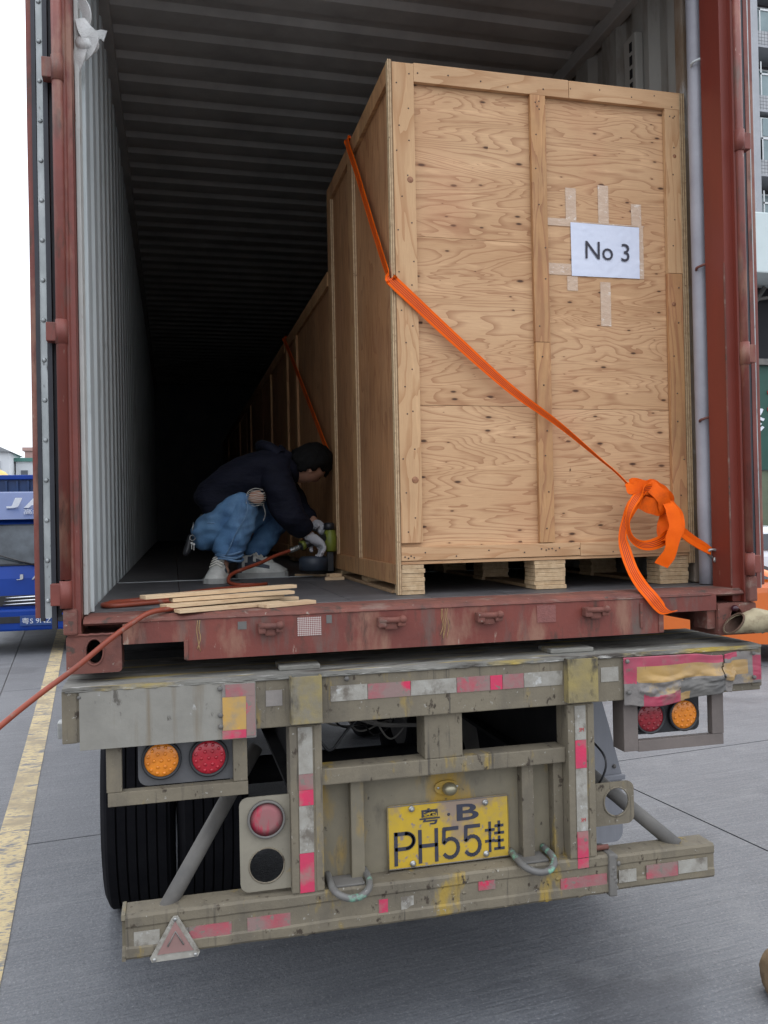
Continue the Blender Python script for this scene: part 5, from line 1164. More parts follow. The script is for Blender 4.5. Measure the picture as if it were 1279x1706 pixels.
for k in range(3): bm_tube(bm, [(0.585+0.064*math.cos(a), 1.400+0.066*math.sin(a), 1.478+0.016*k+0.008*math.sin(a*2+k)) for a in [2*PI*q/24 for q in range(25)]], 0.006, 6, cap=False)
obj('denim_seams', bm, mat('pale_denim_seam', (0.16,0.27,0.42), (0.09,0.17,0.30), 30, 0.8), pn)
# ripped knee: skin patch with threads across
bm = bmesh.new(); kc = Vector((0.715,1.352,1.775))
vs_ = bm_sphere(bm, kc, 0.040, 0.95, 0.45, 0.80, 3)
for v in vs_: v.co += Vector((1,0,1))*0.007*noise.noise(v.co*40)
obj('knee_skin', bm, SKIN, pn)
bm = bmesh.new()
for k in range(9):
    zz = kc.z-0.040+k*0.009; a = random.uniform(-.005,.005); hw = 0.046*math.sqrt(max(0.05, 1-((zz-kc.z)/0.05)**2))
    bm_tube(bm, catmull([(kc.x-hw, kc.y-0.010, zz+a), (kc.x-hw*0.5, kc.y-0.030, zz-a), (kc.x, kc.y-0.036, zz), (kc.x+hw*0.6, kc.y-0.028, zz+a), (kc.x+hw, kc.y-0.008, zz)], 5), random.choice((0.0007,0.0010,0.0014)), 5)
bm_tube(bm, catmull([(kc.x-0.05,kc.y-0.005,kc.z-0.035),(kc.x-0.045,kc.y-0.02,kc.z+0.02),(kc.x-0.01,kc.y-0.022,kc.z+0.042),(kc.x+0.030,kc.y-0.01,kc.z+0.036)], 6), 0.0014, 6)
bm_tube(bm, catmull([(kc.x+0.03,kc.y-0.02,kc.z-0.035),(kc.x+0.038,kc.y-0.03,kc.z-0.08),(kc.x+0.028,kc.y-0.03,kc.z-0.115)], 6), 0.0009, 5)
obj('frayed_threads', bm, THREAD, pn)
# shoes
def shoe(heel, toe, w_, name='shoe'):
    h = Vector(heel); t = Vector(toe); d = (t-h).normalized(); L_ = (t-h).length; s = Vector((-d.y, d.x, 0))
    bm = bmesh.new(); N = 18; rings = []; rs = []
    def width(u): return w_*0.5*(0.72+0.34*math.sin(min(1, u*1.15)*PI*0.62))*(math.sqrt(max(0.02, 1-((u-0.86)/0.15)**2)) if u > 0.86 else (math.sqrt(max(0.05, 1-((0.08-u)/0.09)**2)) if u < 0.08 else 1))
    def height(u): return 0.020+ (0.075-0.0*u if u < 0.28 else 0.075*(1-((u-0.28)/0.72))**0.85+0.022*(1-u))*(1 if u < 0.93 else 0.8)
    for k in range(N+1):
        u = k/N; c = h+d*(L_*u); wd = width(u); ht = height(u)
        ring = []
        for q in range(12):
            a = PI*q/11; ring.append(bm.verts.new(c+s*(wd*math.cos(a)*(1.0-0.25*math.sin(a)))+Vector((0,0,0.018+ht*math.sin(a)**0.8))))
        rings.append(ring)
    for a, b in zip(rings, rings[1:]):
        for q in range(11): f = bm.faces.new((a[q], a[q+1], b[q+1], b[q])); f.smooth = True; u = rings.index(a)/N; f.material_index = 1 if ((q in (1,9) and 0.12 < u < 0.62) or (q in (2,8) and 0.38 < u < 0.50) or u < 0.06 or (q in (2,3,7,8) and 0.2 < u < 0.3)) else 0
    bm.faces.new(rings[0]); bm.faces.new(rings[-1][::-1])
    o = obj(name, bm, [SHOE, SHOE_D], pn)
    bm = bmesh.new(); top = []; bot = []
    for sgn in (1, -1):
        rng_ = range(N+1) if sgn == 1 else range(N, -1, -1)
        for k in rng_:
            u = k/N; c = h+d*(L_*u+ (0.006 if u > 0.5 else -0.006)); top.append(bm.verts.new(c+s*(sgn*(width(u)+0.004))+Vector((0,0,0.024)))); bot.append(bm.verts.new(c+s*(sgn*(width(u)+0.003))+Vector((0,0,0.0))))
    n2 = len(top)
    for k in range(n2): bm.faces.new((bot[k], bot[(k+1)%n2], top[(k+1)%n2], top[k]))
    bm.faces.new(top); bm.faces.new(bot[::-1]); obj('sole', bm, SOLE, o)
    bm = bmesh.new()
    for k in range(4):
        u = 0.38+0.10*k; c = h+d*(L_*u)+Vector((0,0,0.022+height(u)))
        e = 0.6*width(u)
        bm_tube(bm, [c+s*e+d*0.008+Vector((0,0,-0.012)), c+Vector((0,0,0.002)), c-s*e-d*0.008+Vector((0,0,-0.012))], 0.0042, 6)
        bm_tube(bm, [c+s*e-d*0.012+Vector((0,0,-0.012)), c+Vector((0,0,0.003)), c-s*e+d*0.012+Vector((0,0,-0.012))], 0.0036, 6)
    obj('laces', bm, THREAD, o)
shoe((0.555,1.485,ZF+0.002), (0.500,1.235,ZF+0.002), 0.098)
shoe((0.640,1.665,ZF+0.002), (0.890,1.610,ZF+0.002), 0.096)
# gloved hands
def hand(wrist, kn_dir, side_v, nm, m_, curl=0.9):
    wv_ = Vector(wrist); d = Vector(kn_dir).normalized(); s = Vector(side_v); s = (s-d*s.dot(d)).normalized(); dn = d.cross(s)
    verts = [wv_-d*0.02, wv_+d*0.02, wv_+d*0.055]; edges = [(0,1),(1,2)]; rad = [0.030,0.032,0.030]
    for f_, (off_, ln_) in enumerate(((-0.028,0.062),(-0.009,0.070),(0.010,0.066),(0.028,0.052))):
        b = wv_+d*0.085+s*off_; i0 = len(verts); verts += [b, b+d*ln_*0.40+dn*ln_*0.22*curl, b+d*ln_*0.50+dn*ln_*0.75*curl, b+d*ln_*0.30+dn*ln_*1.0*curl]
        edges += [(2,i0),(i0,i0+1),(i0+1,i0+2),(i0+2,i0+3)]; rad += [0.0125,0.0105,0.0095,0.008]
    b = wv_+d*0.035-s*0.034; i0 = len(verts); verts += [b, b+d*0.028-s*0.012+dn*0.022, b+d*0.042+dn*0.048]; edges += [(1,i0),(i0,i0+1),(i0+1,i0+2)]; rad += [0.014,0.012,0.010]
    bm = skin_mesh(nm, verts, edges, rad, m_, pn, 2, 0); obj(nm, bm, m_, pn)
hand((0.970,1.432,1.590), (0.70,0.10,-0.55), (0.1,-0.9,0.3), 'gloved_hand', GLOVE_W)
hand((1.045,1.60,1.640), (0.35,-0.75,-0.45), (0.8,0.4,0.2), 'gloved_hand', GLOVE_W)
box('belt', BLACKP, pn, 0.455, 0.47, 1.55, 1.62, 1.675, 1.70, bev=0.003)

# keys on the belt
ky = thing('key_ring', 'bunch of keys and a black pouch hanging from the crouching man’s belt', 'keys', (0.415, 1.50, 1.50))
bm = bmesh.new(); bm_tube(bm, [(0.414+0.013*math.cos(2*PI*k/16), 1.485, 1.585+0.013*math.sin(2*PI*k/16)) for k in range(17)], 0.002, 6, cap=False); obj('split_ring', bm, BRIGHT_STEEL, ky)
tube('chain', BRIGHT_STEEL, ky, [(0.420,1.485,1.662),(0.416,1.483,1.63),(0.414,1.485,1.598)], 0.0025, 6)
for k in range(2):
    bm = bmesh.new(); xx = 0.410+0.010*k; bm_lathe(bm, [(-0.001,0.006),(0.001,0.006)], (xx, 1.480-0.004*k, 1.560-0.006*k), 'y', 12); bm_box(bm, xx-0.0015, xx+0.0015, 1.479-0.004*k, 1.481-0.004*k, 1.530-0.006*k, 1.552-0.006*k); obj('key', bm, BRIGHT_STEEL, ky)
bm = bmesh.new(); bm_tube(bm, catmull([(0.405,1.50,1.60),(0.392,1.495,1.54),(0.378,1.49,1.50)], 6), [0.010,0.012,0.013,0.014,0.015,0.016,0.017,0.018,0.018,0.018,0.017,0.015,0.012], 8); obj('pouch', bm, BLACKP, ky)

# ------------------------------------------------------------------ nail gun and hose
YG = mat('yellow_green_tool_shell', (0.17,0.20,0.02), (0.11,0.13,0.02), 20, 0.5)
ng = thing('nail_gun', 'yellow-green and black coil nail gun held against the crates by the crouching man', 'nail gun', (1.03, 1.47, 1.40))
bm = bmesh.new(); bm_lathe(bm, [(1.50,0.028),(1.505,0.034),(1.58,0.034),(1.585,0.030),(1.605,0.028),(1.61,0.022)], (1.092,1.47,0), 'z', 24); obj('shell', bm, YG, ng)
bm = bmesh.new(); bm_lathe(bm, [(1.61,0.030),(1.638,0.028),(1.646,0.018),(1.647,0.0001)], (1.088,1.47,0), 'z', 24); obj('cap', bm, BLACKP, ng); box('nose', BLACKP, ng, 1.074, 1.106, 1.455, 1.485, 1.40, 1.50, bev=0.004)
bm = bmesh.new(); bm_lathe(bm, [(1.405,0.050),(1.410,0.072),(1.465,0.074),(1.478,0.062),(1.480,0.0001)], (1.005,1.47,0), 'z', 30); obj('magazine', bm, mat('magazine_dark_blue_grey', (0.035,0.045,0.065), (0.02,0.028,0.04), 12, 0.5), ng)
tube('handle', BLACKP, ng, [(1.085,1.47,1.575),(1.03,1.455,1.560),(0.975,1.44,1.545),(0.935,1.43,1.530)], [0.020]*31 if False else 0.020, 12, False)
bm = bmesh.new(); bm_tube(bm, [(0.955,1.436,1.540),(0.938,1.430,1.533)], 0.024, 14); obj('handle_ring', bm, YG, ng)
bm = bmesh.new()
for k in range(4): bm_tube(bm, [(0.925-k*0.011,1.425-k*0.004,1.527-k*0.004),(0.919-k*0.011,1.423-k*0.004,1.525-k*0.004)], 0.0125, 12)
bm_tube(bm, [(0.935,1.430,1.530),(0.875,1.405,1.510)], 0.009, 12); obj('hose_fitting', bm, BRIGHT_STEEL, ng)
hp = [(0.878,1.405,1.512),(0.80,1.36,1.490),(0.72,1.28,1.462),(0.635,1.20,1.440),(0.575,1.14,1.420),(0.560,1.08,1.392),(0.600,1.02,1.381),(0.68,0.99,1.381),(0.62,0.90,1.381),(0.48,0.80,1.381),(0.33,0.62,1.381),(0.20,0.46,1.381),(0.105,0.36,1.381),(0.085,0.30,1.381),(0.125,0.265,1.381),(0.22,0.31,1.381),(0.34,0.37,1.381),(0.43,0.32,1.383),(0.42,0.20,1.383),(0.34,0.075,1.383),(0.255,-0.004,1.381),(0.20,-0.040,1.355),(0.13,-0.070,1.308),(0.04,-0.105,1.238),(-0.05,-0.150,1.178),(-0.14,-0.20,1.112),(-0.25,-0.27,1.02),(-0.42,-0.36,0.86),(-0.62,-0.42,0.60),(-0.75,-0.45,0.25),(-0.85,-0.35,-0.02),(-1.0,-0.1,-0.071),(-1.4,0.3,-0.071)]
bm = bmesh.new(); bm_tube(bm, catmull(hp, 8), 0.0085, 10); tag(obj('air_hose', bm, HOSE), 'orange-red air hose running from the nail gun over the sill past the left corner', 'hose')
bm = bmesh.new(); bm_tube(bm, catmull([(0.10,0.40,1.381),(0.20,0.44,1.381),(0.34,0.52,1.381),(0.42,0.60,1.381),(0.55,0.78,1.381),(0.66,0.93,1.381),(0.72,1.02,1.381)], 8), 0.0085, 10); tag(obj('air_hose', bm, HOSE), 'loose second length of orange-red hose lying on the floor behind the slats', 'hose')

# ------------------------------------------------------------------ glove on the right corner, brown bundle at the edge
CANV = mat('khaki_canvas_glove', (0.36,0.31,0.20), (0.26,0.21,0.13), 10, 0.85, bump=0.5, bscale=90, over=[((0.14,0.09,0.05), 8, 0.62, 0.06, (1,1,1))])
gl = thing('work_glove', 'khaki canvas work glove on the right end of the trailer beam, cuff open', 'glove', (2.40, -0.03, 1.17))
bm = bmesh.new(); rings = []; N = 16
for k in range(N+1):
    u = k/N; c = Vector((2.300+0.28*u, -0.060-0.02*u, 1.250+0.006*math.sin(u*5))); ht = (0.034+0.016*u)*(1+0.08*math.sin(u*9)); dp = 0.042+0.01*u
    ring = []
    for q in range(20):
        a = 2*PI*q/20; nn = 1+0.10*noise.noise(Vector((u*5, math.cos(a)*2, math.sin(a)*2)))
        tilt = 0.030*math.sin(a)*(1-u); nn *= 1+0.38*noise.noise(Vector((u*9, math.cos(a)*3, 5+math.sin(a)*3)))*min(1, u*3)
        ring.append(bm.verts.new(c+Vector((tilt, dp*math.cos(a)*nn, ht*math.sin(a)*nn))))
    rings.append(ring)
for a, b in zip(rings, rings[1:]):
    for q in range(20): f = bm.faces.new((a[q], a[(q+1)%20], b[(q+1)%20], b[q])); f.smooth = True
bm.faces.new(rings[-1])
o = obj('shell', bm, [CANV, mat('shade_brown_inner_face', (0.07,0.035,0.022), (0.045,0.024,0.016), 12, 0.9)], gl); sm = o.modifiers.new('t', 'SOLIDIFY'); sm.thickness = 0.004; sm.material_offset = 1  # dark brown inner face, shade inside the cuff put into its colour
bm = bmesh.new(); bm_tube(bm, [v for v in [(2.300+0.030*math.sin(2*PI*q/20), -0.060+0.043*math.cos(2*PI*q/20), 1.250+0.035*math.sin(2*PI*q/20)) for q in range(21)]], 0.004, 6, cap=False); obj('cuff_hem', bm, mat('dark_hem', (0.12,0.07,0.045), (0.08,0.05,0.03), 20, 0.8), gl)
bm = bmesh.new()
for k, (dy, dz) in enumerate(((-0.035,0.012), (-0.012,0.016), (0.012,0.014), (0.034,0.006))):
    bm_tube(bm, catmull([(2.56,-0.075+dy,1.250+dz*0.3),(2.62,-0.08+dy,1.248+dz),(2.67,-0.08+dy,1.22+dz)], 5), [0.020]*5+[0.018]*5+[0.013], 10)
bm_tube(bm, catmull([(2.50,-0.095,1.240),(2.54,-0.135,1.24),(2.58,-0.15,1.23)], 5), [0.020]*6+[0.018]*4+[0.012], 10)
obj('fingers', bm, CANV, gl)
bm = bmesh.new(); bm_sphere(bm, (2.338,-0.016,1.300), 0.014, 1, 1, 0.9, 2); tag(obj('dark_plum', bm, mat('dark_plum_skin', (0.05,0.01,0.02), (0.03,0.008,0.014), 10, 0.15)), 'small glossy dark red round bead stuck on the right corner casting above the glove', 'bead')
bd = bmesh.new(); cpt = Vector((2.448,-0.13,-0.08)); 
BR = mat('brown_canvas', (0.20,0.135,0.075), (0.13,0.085,0.045), 8, 0.85, bump=0.6, bscale=70)
rings = []
for k in range(14):
    u = k/13; rr = 0.105*(math.sin(PI*min(1, 0.18+u*0.80)))**0.5
    rings.append([bd.verts.new(cpt+Vector((rr*math.cos(2*PI*q/24)*(1+0.30*noise.noise(Vector((u*4,q*0.6,0)))), rr*0.9*math.sin(2*PI*q/24), u*0.185))) for q in range(24)])
for a, b in zip(rings, rings[1:]):
    for q in range(24): f = bd.faces.new((a[q], a[(q+1)%24], b[(q+1)%24], b[q])); f.smooth = True
bd.faces.new(rings[0][::-1]); bd.faces.new(rings[-1])
tag(obj('canvas_bag', bd, BR), 'edge of a small rumpled brown canvas bag standing on the concrete at bottom right', 'bag')

# ------------------------------------------------------------------ blue lorry, left
BLUE = mat('blue_lorry_paint', (0.003,0.045,0.30), (0.002,0.036,0.24), 2, 0.5, spec=0.25, coat=0.1)
BLUE_PALE = mat('pale_blue_roof_panel', (0.050,0.085,0.21), (0.04,0.07,0.18), 3, 0.45)
BLUE_BODY = mat('blue_cargo_side', (0.010,0.045,0.14), (0.007,0.03,0.10), 4, 0.5)
GLASS = mat('windscreen_glass', (0.05,0.06,0.07), (0.03,0.036,0.042), 1.5, 0.08, spec=0.5)
CHROME = mat('chrome', (0.75,0.76,0.78), (0.6,0.6,0.62), 10, 0.15, metal=1.0)
WHITEP = mat('white_letter_paint', (0.72,0.75,0.80), (0.62,0.66,0.72), 12, 0.4)
PBLUE = mat('blue_plate', (0.02,0.07,0.25), (0.015,0.05,0.20), 10, 0.4)
lo = thing('lorry', 'blue flatbed lorry facing the camera, half hidden by the open left container door', 'lorry', (-1.53, 10.5, GZ))
XC = -1.53; YT = 9.8
def P_(dy, z): return (YT+dy, z)
cabp = [(0.0,0.30),(-0.02,0.60),(0.0,0.95),(0.06,1.12),(0.32,1.72),(0.36,1.76),(0.50,1.80),(1.55,1.80),(1.60,1.0),(1.60,0.30)]
bm = bmesh.new(); bm_prism(bm, [P_(*p) for p in cabp], 'x', XC-0.94, XC+0.94)
bmesh.ops.bevel(bm, geom=[e for e in bm.edges if abs(e.verts[0].co.x-e.verts[1].co.x) < 1e-6], offset=0.05, segments=3, affect='EDGES')
cab = obj('cab', bm, BLUE, lo)
bm = bmesh.new(); bm_prism(bm, [P_(*p) for p in ((0.20,1.765),(0.24,1.765),(0.62,2.15),(1.2,2.19),(1.2,1.80),(0.5,1.801))], 'x', XC-0.88, XC+0.88)
bmesh.ops.bevel(bm, geom=[e for e in bm.edges if abs(e.verts[0].co.x-e.verts[1].co.x) < 1e-6], offset=0.06, segments=3, affect='EDGES')
rf_ = obj('roof_fairing', bm, BLUE_PALE, lo)
# windscreen slopes with the cab
bm = bmesh.new(); a, b = Vector((0, YT+0.072, 1.145)), Vector((0, YT+0.305, 1.690)); nrm = Vector((0,-(b.z-a.z),(b.y-a.y))).normalized()*0.012
q = [Vector((XC-0.82,0,0))+a, Vector((XC+0.82,0,0))+a, Vector((XC+0.76,0,0))+b, Vector((XC-0.76,0,0))+b]
F1 = [bm.verts.new(v+nrm) for v in q]; B1 = [bm.verts.new(v-nrm*0.5) for v in q]; bm.faces.new(F1); bm.faces.new(B1[::-1])
for k in range(4): bm.faces.new((F1[(k+1)%4], F1[k], B1[k], B1[(k+1)%4]))
wsn = obj('windscreen', bm, GLASSW, lo)
DASH = mat('dark_cab_reflection_trim', (0.03,0.035,0.04), (0.02,0.024,0.028), 3, 0.3)
bm = bmesh.new(); bm_box(bm, XC-0.80, XC+0.80, YT+0.045, YT+0.066, 1.125, 1.145, bev=0.004); obj('wiper_cowl', bm, BLACKP, lo)
tube('wiper', BLACKP, lo, [(XC-0.55,YT+0.055,1.30),(XC-0.25,YT+0.040,1.20),(XC+0.02,YT+0.025,1.115)], 0.012, 6)
tube('wiper', BLACKP, lo, [(XC+0.0,YT+0.05,1.24),(XC+0.3,YT+0.03,1.17),(XC+0.5,YT+0.02,1.11)], 0.012, 6)
text('roof_lettering', 'J', WHITEP, rf_, XC-0.43, YT+0.385, 1.925, w=0.21, h=0.145, depth=0.02, shear=0.12, bold=0.045)
text('roof_lettering', 'A', WHITEP, rf_, XC-0.20, YT+0.385, 1.925, w=0.26, h=0.145, depth=0.02, shear=0.12, bold=0.045)
text('roof_lettering', 'C', WHITEP, rf_, XC+0.12, YT+0.385, 1.925, w=0.21, h=0.145, depth=0.02, shear=0.12, bold=0.045)
text('roof_lettering', '高级轻卡', WHITEP, rf_, XC-0.19, YT+0.30, 1.835, w=0.48, h=0.075, depth=0.01)
for ch, dx, w_ in (('J', -0.25, 0.09), ('A', -0.05, 0.12), ('C', 0.16, 0.11)): text('badge_letter', ch, CHROME, cab, XC+dx, YT-0.008, 0.93, w=w_, h=0.075, depth=0.012, bold=0.01)
gr = obj('grille', (lambda b_: (bm_box(b_, XC-0.50, XC+0.50, YT-0.040, YT-0.022, 0.575, 0.72, bev=0.01), b_)[1])(bmesh.new()), BLACKP, lo)
for k in range(3): tube('grille_bar', CHROME, gr, [(XC-0.42+0.02*k,YT-0.050,0.60+k*0.045),(XC,YT-0.058,0.61+k*0.045),(XC+0.42-0.02*k,YT-0.050,0.60+k*0.045)], 0.011, 8)
for sg_ in (-1, 1):
    bm = bmesh.new(); vs_ = bm_sphere(bm, (XC+sg_*0.66, YT+0.0, 0.66), 0.12, 1.35, 0.45, 0.75, 3); hd = obj('headlight', bm, GLASS, lo)
    tube('headlight_trim', CHROME, hd, [(XC+sg_*0.50,YT-0.045,0.72),(XC+sg_*0.60,YT-0.06,0.58)], 0.012, 8)
bm = bmesh.new(); bm_box(bm, XC-0.96, XC+0.96, YT-0.11, YT+0.1, 0.24, 0.535, bev=0.03); bp_o = obj('bumper', bm, BLUE, lo)
box('bumper_grille', BLACKP, bp_o, XC-0.75, XC+0.75, YT-0.118, YT-0.108, 0.35, 0.44, bev=0.003)
lp_ = box('number_plate', PBLUE, lo, XC-0.19, XC+0.25, YT-0.135, YT-0.122, 0.310, 0.450, bev=0.003)
text('plate_character', '粤S 9NZ', WHITEP, lp_, XC-0.165, YT-0.137, 0.335, w=0.37, h=0.085, depth=0.004)
for sg_ in (-1, 1):
    bm = bmesh.new(); bm_lathe(bm, [(-0.09,0.20),(-0.10,0.34),(-0.08,0.375),(0.08,0.375),(0.10,0.34),(0.09,0.20)], (XC+sg_*0.78, YT+0.85, GZ+0.375), 'x', 32); obj('wheel', bm, RUBBER, lo)
    bm = bmesh.new(); bm_lathe(bm, [(-0.09,0.20),(-0.10,0.34),(-0.08,0.375),(0.08,0.375),(0.10,0.34),(0.09,0.20)], (XC+sg_*0.78, YT+4.0, GZ+0.375), 'x', 32); obj('wheel', bm, RUBBER, lo)
    tube('mirror_arm', BLACKP, lo, [(XC+sg_*0.93,YT+0.3,1.6),(XC+sg_*1.12,YT+0.15,1.62)], 0.012, 6); box('mirror', BLACKP, lo, XC+sg_*1.12-0.06, XC+sg_*1.12+0.06, YT+0.11, YT+0.15, 1.35, 1.68, bev=0.02)
box('chassis', DARK_STEEL, lo, XC-0.40, XC+0.40, YT+0.3, YT+5.6, 0.30, 0.55)
cg = box('cargo_body', BLUE_BODY, lo, XC-1.02, XC+1.02, YT+1.75, YT+5.8, 0.62, 2.44, bev=0.02)
for k in range(13): box('body_rib', BLUE_BODY, cg, XC-1.0+k*0.160, XC-0.965+k*0.160, YT+1.72, YT+1.752, 0.7, 2.38, bev=0.004)
box('top_rail', BLUE, cg, XC-1.03, XC+1.03, YT+1.70, YT+1.76, 2.40, 2.47, bev=0.01)

# ------------------------------------------------------------------ far houses, left
HW = mat('house_white', (0.62,0.64,0.66), (0.52,0.54,0.56), 0.4, 0.8); HP = mat('house_pink', (0.42,0.27,0.24), (0.36,0.22,0.20), 0.4, 0.8)
HR = mat('house_grey_roof', (0.24,0.25,0.26), (0.18,0.19,0.20), 1, 0.8); HG = mat('green_roof', (0.07,0.20,0.17), (0.06,0.16,0.14), 1, 0.7); WG = mat('window_dark', (0.10,0.12,0.14), (0.07,0.08,0.10), 2, 0.2)
def house(x0, x1, y, z1, m_, roofm, label, gable=True, depth=9, name='house'):
    h = thing(name, label, 'house', ((x0+x1)/2, y, GZ))
    box('wall', m_, h, x0, x1, y, y+depth, GZ, z1)
    if gable:
        bm = bmesh.new(); bm_prism(bm, [(x0-0.4,z1),((x0+x1)/2,z1+1.6),(x1+0.4,z1)], 'y', y-0.5, y+depth); obj('roof', bm, roofm, h)
    else: box('roof', roofm, h, x0-0.3, x1+0.3, y-0.3, y+depth, z1, z1+0.5)
    n_ = max(2, int((x1-x0)/2.0))
    for fl in range(3):
        for k in range(n_):
            xx = x0+(k+0.5)*(x1-x0)/n_; zz = z1-1.7-fl*3.0
            f = box('window', HW, h, xx-0.55, xx+0.55, y-0.12, y-0.002, zz-0.6, zz+0.6); box('pane', WG, f, xx-0.45, xx+0.45, y-0.16, y-0.121, zz-0.5, zz+0.5)
    return h
house(-26.5, -20.6, 118, 11.6, HW, HR, 'white gabled house far off, just above the blue lorry at the left edge')
house(-20.4, -16.0, 122, 10.6, HW, HG, 'low pale house with a green roof edge and dark windows far behind the lorry', False)
house(-20.8, -17.6, 132, 12.9, HP, HP, 'pinkish flat-roofed house standing behind the pale one in the distance', False)
house(-16.5, -11.0, 126, 11.4, HW, HR, 'second gabled house farther right in the distance, behind the container door', True)
YT_ = mat('yellow_tarp', (0.55,0.40,0.13), (0.45,0.33,0.11), 2, 0.8)
for cx, cz, lb in ((-13.6, 6.2, 'domed tan tarpaulin roof far off left above the lorry’s cargo body'), (-9.0, 6.4, 'domed tan tarpaulin roof far off beside the open container door')):
    bm = bmesh.new(); bm_sphere(bm, (cx, 70, cz-2.2), 2.0, 1, 1, 1.2, 3); bm_box(bm, cx-1.6, cx+1.6, 68.6, 71.4, GZ, cz-2.0); tag(obj('tarp_shed', bm, YT_), lb, 'shed')

# ------------------------------------------------------------------ apartment tower, right
TILE = mat('grey_wall_tiles', (0.30,0.30,0.31), (0.24,0.24,0.25), 1.5, 0.6)
def tiled():
    m = TILE; n = m.node_tree.nodes; l = m.node_tree.links
    tc = n.new('ShaderNodeTexCoord'); mp = n.new('ShaderNodeMapping'); mp.inputs['Rotation'].default_value = (PI/2, 0, 0)
    bt = n.new('ShaderNodeTexBrick'); bt.inputs['Scale'].default_value = 1.0; bt.offset = 0; bt.inputs['Brick Width'].default_value = 0.16; bt.inputs['Row Height'].default_value = 0.16; bt.inputs['Mortar Size'].default_value = 0.014
    bt.inputs[1].default_value = (0.40,0.41,0.42,1); bt.inputs[2].default_value = (0.33,0.34,0.35,1); bt.inputs[3].default_value = (0.12,0.12,0.13,1)
    l.new(tc.outputs['Object'], mp.inputs[0]); l.new(mp.outputs[0], bt.inputs[0]); l.new(bt.outputs[0], n['Principled BSDF'].inputs['Base Color'])
tiled()
CONCW = mat('pale_concrete', (0.40,0.41,0.43), (0.33,0.34,0.36), 1.2, 0.8); RAIL_W = mat('white_railing', (0.68,0.70,0.70), (0.58,0.6,0.6), 5, 0.5)
GLB = mat('greenish_balcony_glass', (0.22,0.29,0.30), (0.16,0.22,0.23), 1.5, 0.15); SHADE = mat('balcony_interior', (0.10,0.09,0.095), (0.07,0.065,0.07), 1, 0.9); CURT = mat('curtain', (0.45,0.46,0.5), (0.25,0.26,0.3), 4, 0.9, stretch=(6,1,0.3))
YA = 32.0
tw = thing('apartment_building', 'grey tiled apartment tower with stacked glazed balconies beyond the right door', 'building', (33, YA+5, GZ))
box('wall', CONCW, tw, 27.15, 27.45, YA-0.4, YA+8, 9.0, 42, bev=0.02)
box('wall', SHADE, tw, 27.46, 40, YA+1.2, YA+8, GZ, 42)
fh_ = 3.06
for k in range(10):
    zb_ = 12.2+k*fh_
    box('balcony_front', TILE, tw, 27.46, 33.5, YA-0.30, YA+0.0, zb_-0.75, zb_-0.05)
    box('balcony_slab', CONCW, tw, 27.46, 33.5, YA-0.35, YA+1.19, zb_-0.85, zb_-0.76)
    for x0 in (27.62, 30.6):
        rl = box('railing', GLB, tw, x0+0.06, x0+2.6, YA-0.26, YA-0.23, zb_-0.03, zb_+0.92)
        box('rail', RAIL_W, rl, x0, x0+2.7, YA-0.30, YA-0.22, zb_+0.93, zb_+1.01); 
        for xx in (x0, x0+1.3, x0+2.62): box('rail_post', RAIL_W, rl, xx, xx+0.055, YA-0.30, YA-0.27, zb_-0.05, zb_+(1.55 if k % 2 else 1.01))
        if k % 3 != 2:
            wn = box('window', RAIL_W, tw, x0+0.1, x0+2.6, YA+0.9, YA+0.98, zb_+0.1, zb_+1.9); box('pane', GLB, wn, x0+0.2, x0+1.3, YA+0.86, YA+0.899, zb_+0.2, zb_+1.8); box('curtain', CURT, wn, x0+1.4, x0+2.5, YA+0.86, YA+0.899, zb_+0.2, zb_+1.8)
        else:
            wn = box('window', RAIL_W, tw, x0+0.0, x0+2.7, YA-0.20, YA-0.12, zb_+1.05, zb_+2.0); box('pane', GLB, wn, x0+0.1, x0+1.3, YA-0.24, YA-0.201, zb_+1.12, zb_+1.95); box('pane', GLB, wn, x0+1.4, x0+2.6, YA-0.24, YA-0.201, zb_+1.12, zb_+1.95)
# ------------------------------------------------------------------ workshop front, right
GREEN = mat('dark_green_shopfront', (0.012,0.075,0.055), (0.01,0.055,0.04), 1.5, 0.5); AWN = mat('pale_awning_sheet', (0.58,0.66,0.66), (0.50,0.58,0.58), 1, 0.7); SHUT = mat('olive_roller_shutter', (0.13,0.15,0.09), (0.09,0.11,0.07), 2, 0.6); DARKI = mat('dark_shed_interior', (0.022,0.022,0.026), (0.014,0.014,0.017), 1, 0.9)
sh = thing('workshop_front', 'dark green workshop front under a pale awning, with red and white lettering', 'building', (14, 13, GZ))
box('awning', AWN, sh, 11.0, 18.5, 11.6, 14.5, 6.35, 7.55, bev=0.03)
box('dark_interior_sheet', DARKI, sh, 11.0, 18.5, 12.6, 12.8, 4.72, 6.349)  # near-black sheet stands in for the shade of the open interior
tube('roof_brace', GREY_STEEL, sh, [(11.2,12.4,4.8),(12.3,12.4,6.3)], 0.05, 8); tube('roof_brace', GREY_STEEL, sh, [(11.1,12.45,5.9),(13.0,12.45,6.2)], 0.04, 8)
box('canopy_edge', GREY_STEEL, sh, 11.0, 18.5, 11.9, 12.05, 4.60, 4.72)
sb_ = box('sign_board', GREEN, sh, 11.0, 18.5, 12.0, 12.12, 2.50, 4.599)
text('sign_lettering', '修', WHITEP, sb_, 11.35, 11.985, 3.20, w=0.55, h=0.60, depth=0.02, bold=0.01)
text('sign_lettering', '车', SMALLRED, sb_, 11.98, 11.985, 3.55, w=0.6, h=0.65, depth=0.02, bold=0.02)
for k in range(38): box('shutter_slat', SHUT, sh, 11.0+k*0.2, 11.19+k*0.2, 12.05+(0.02 if k % 2 else 0), 12.12, GZ, 2.49, bev=0.01)

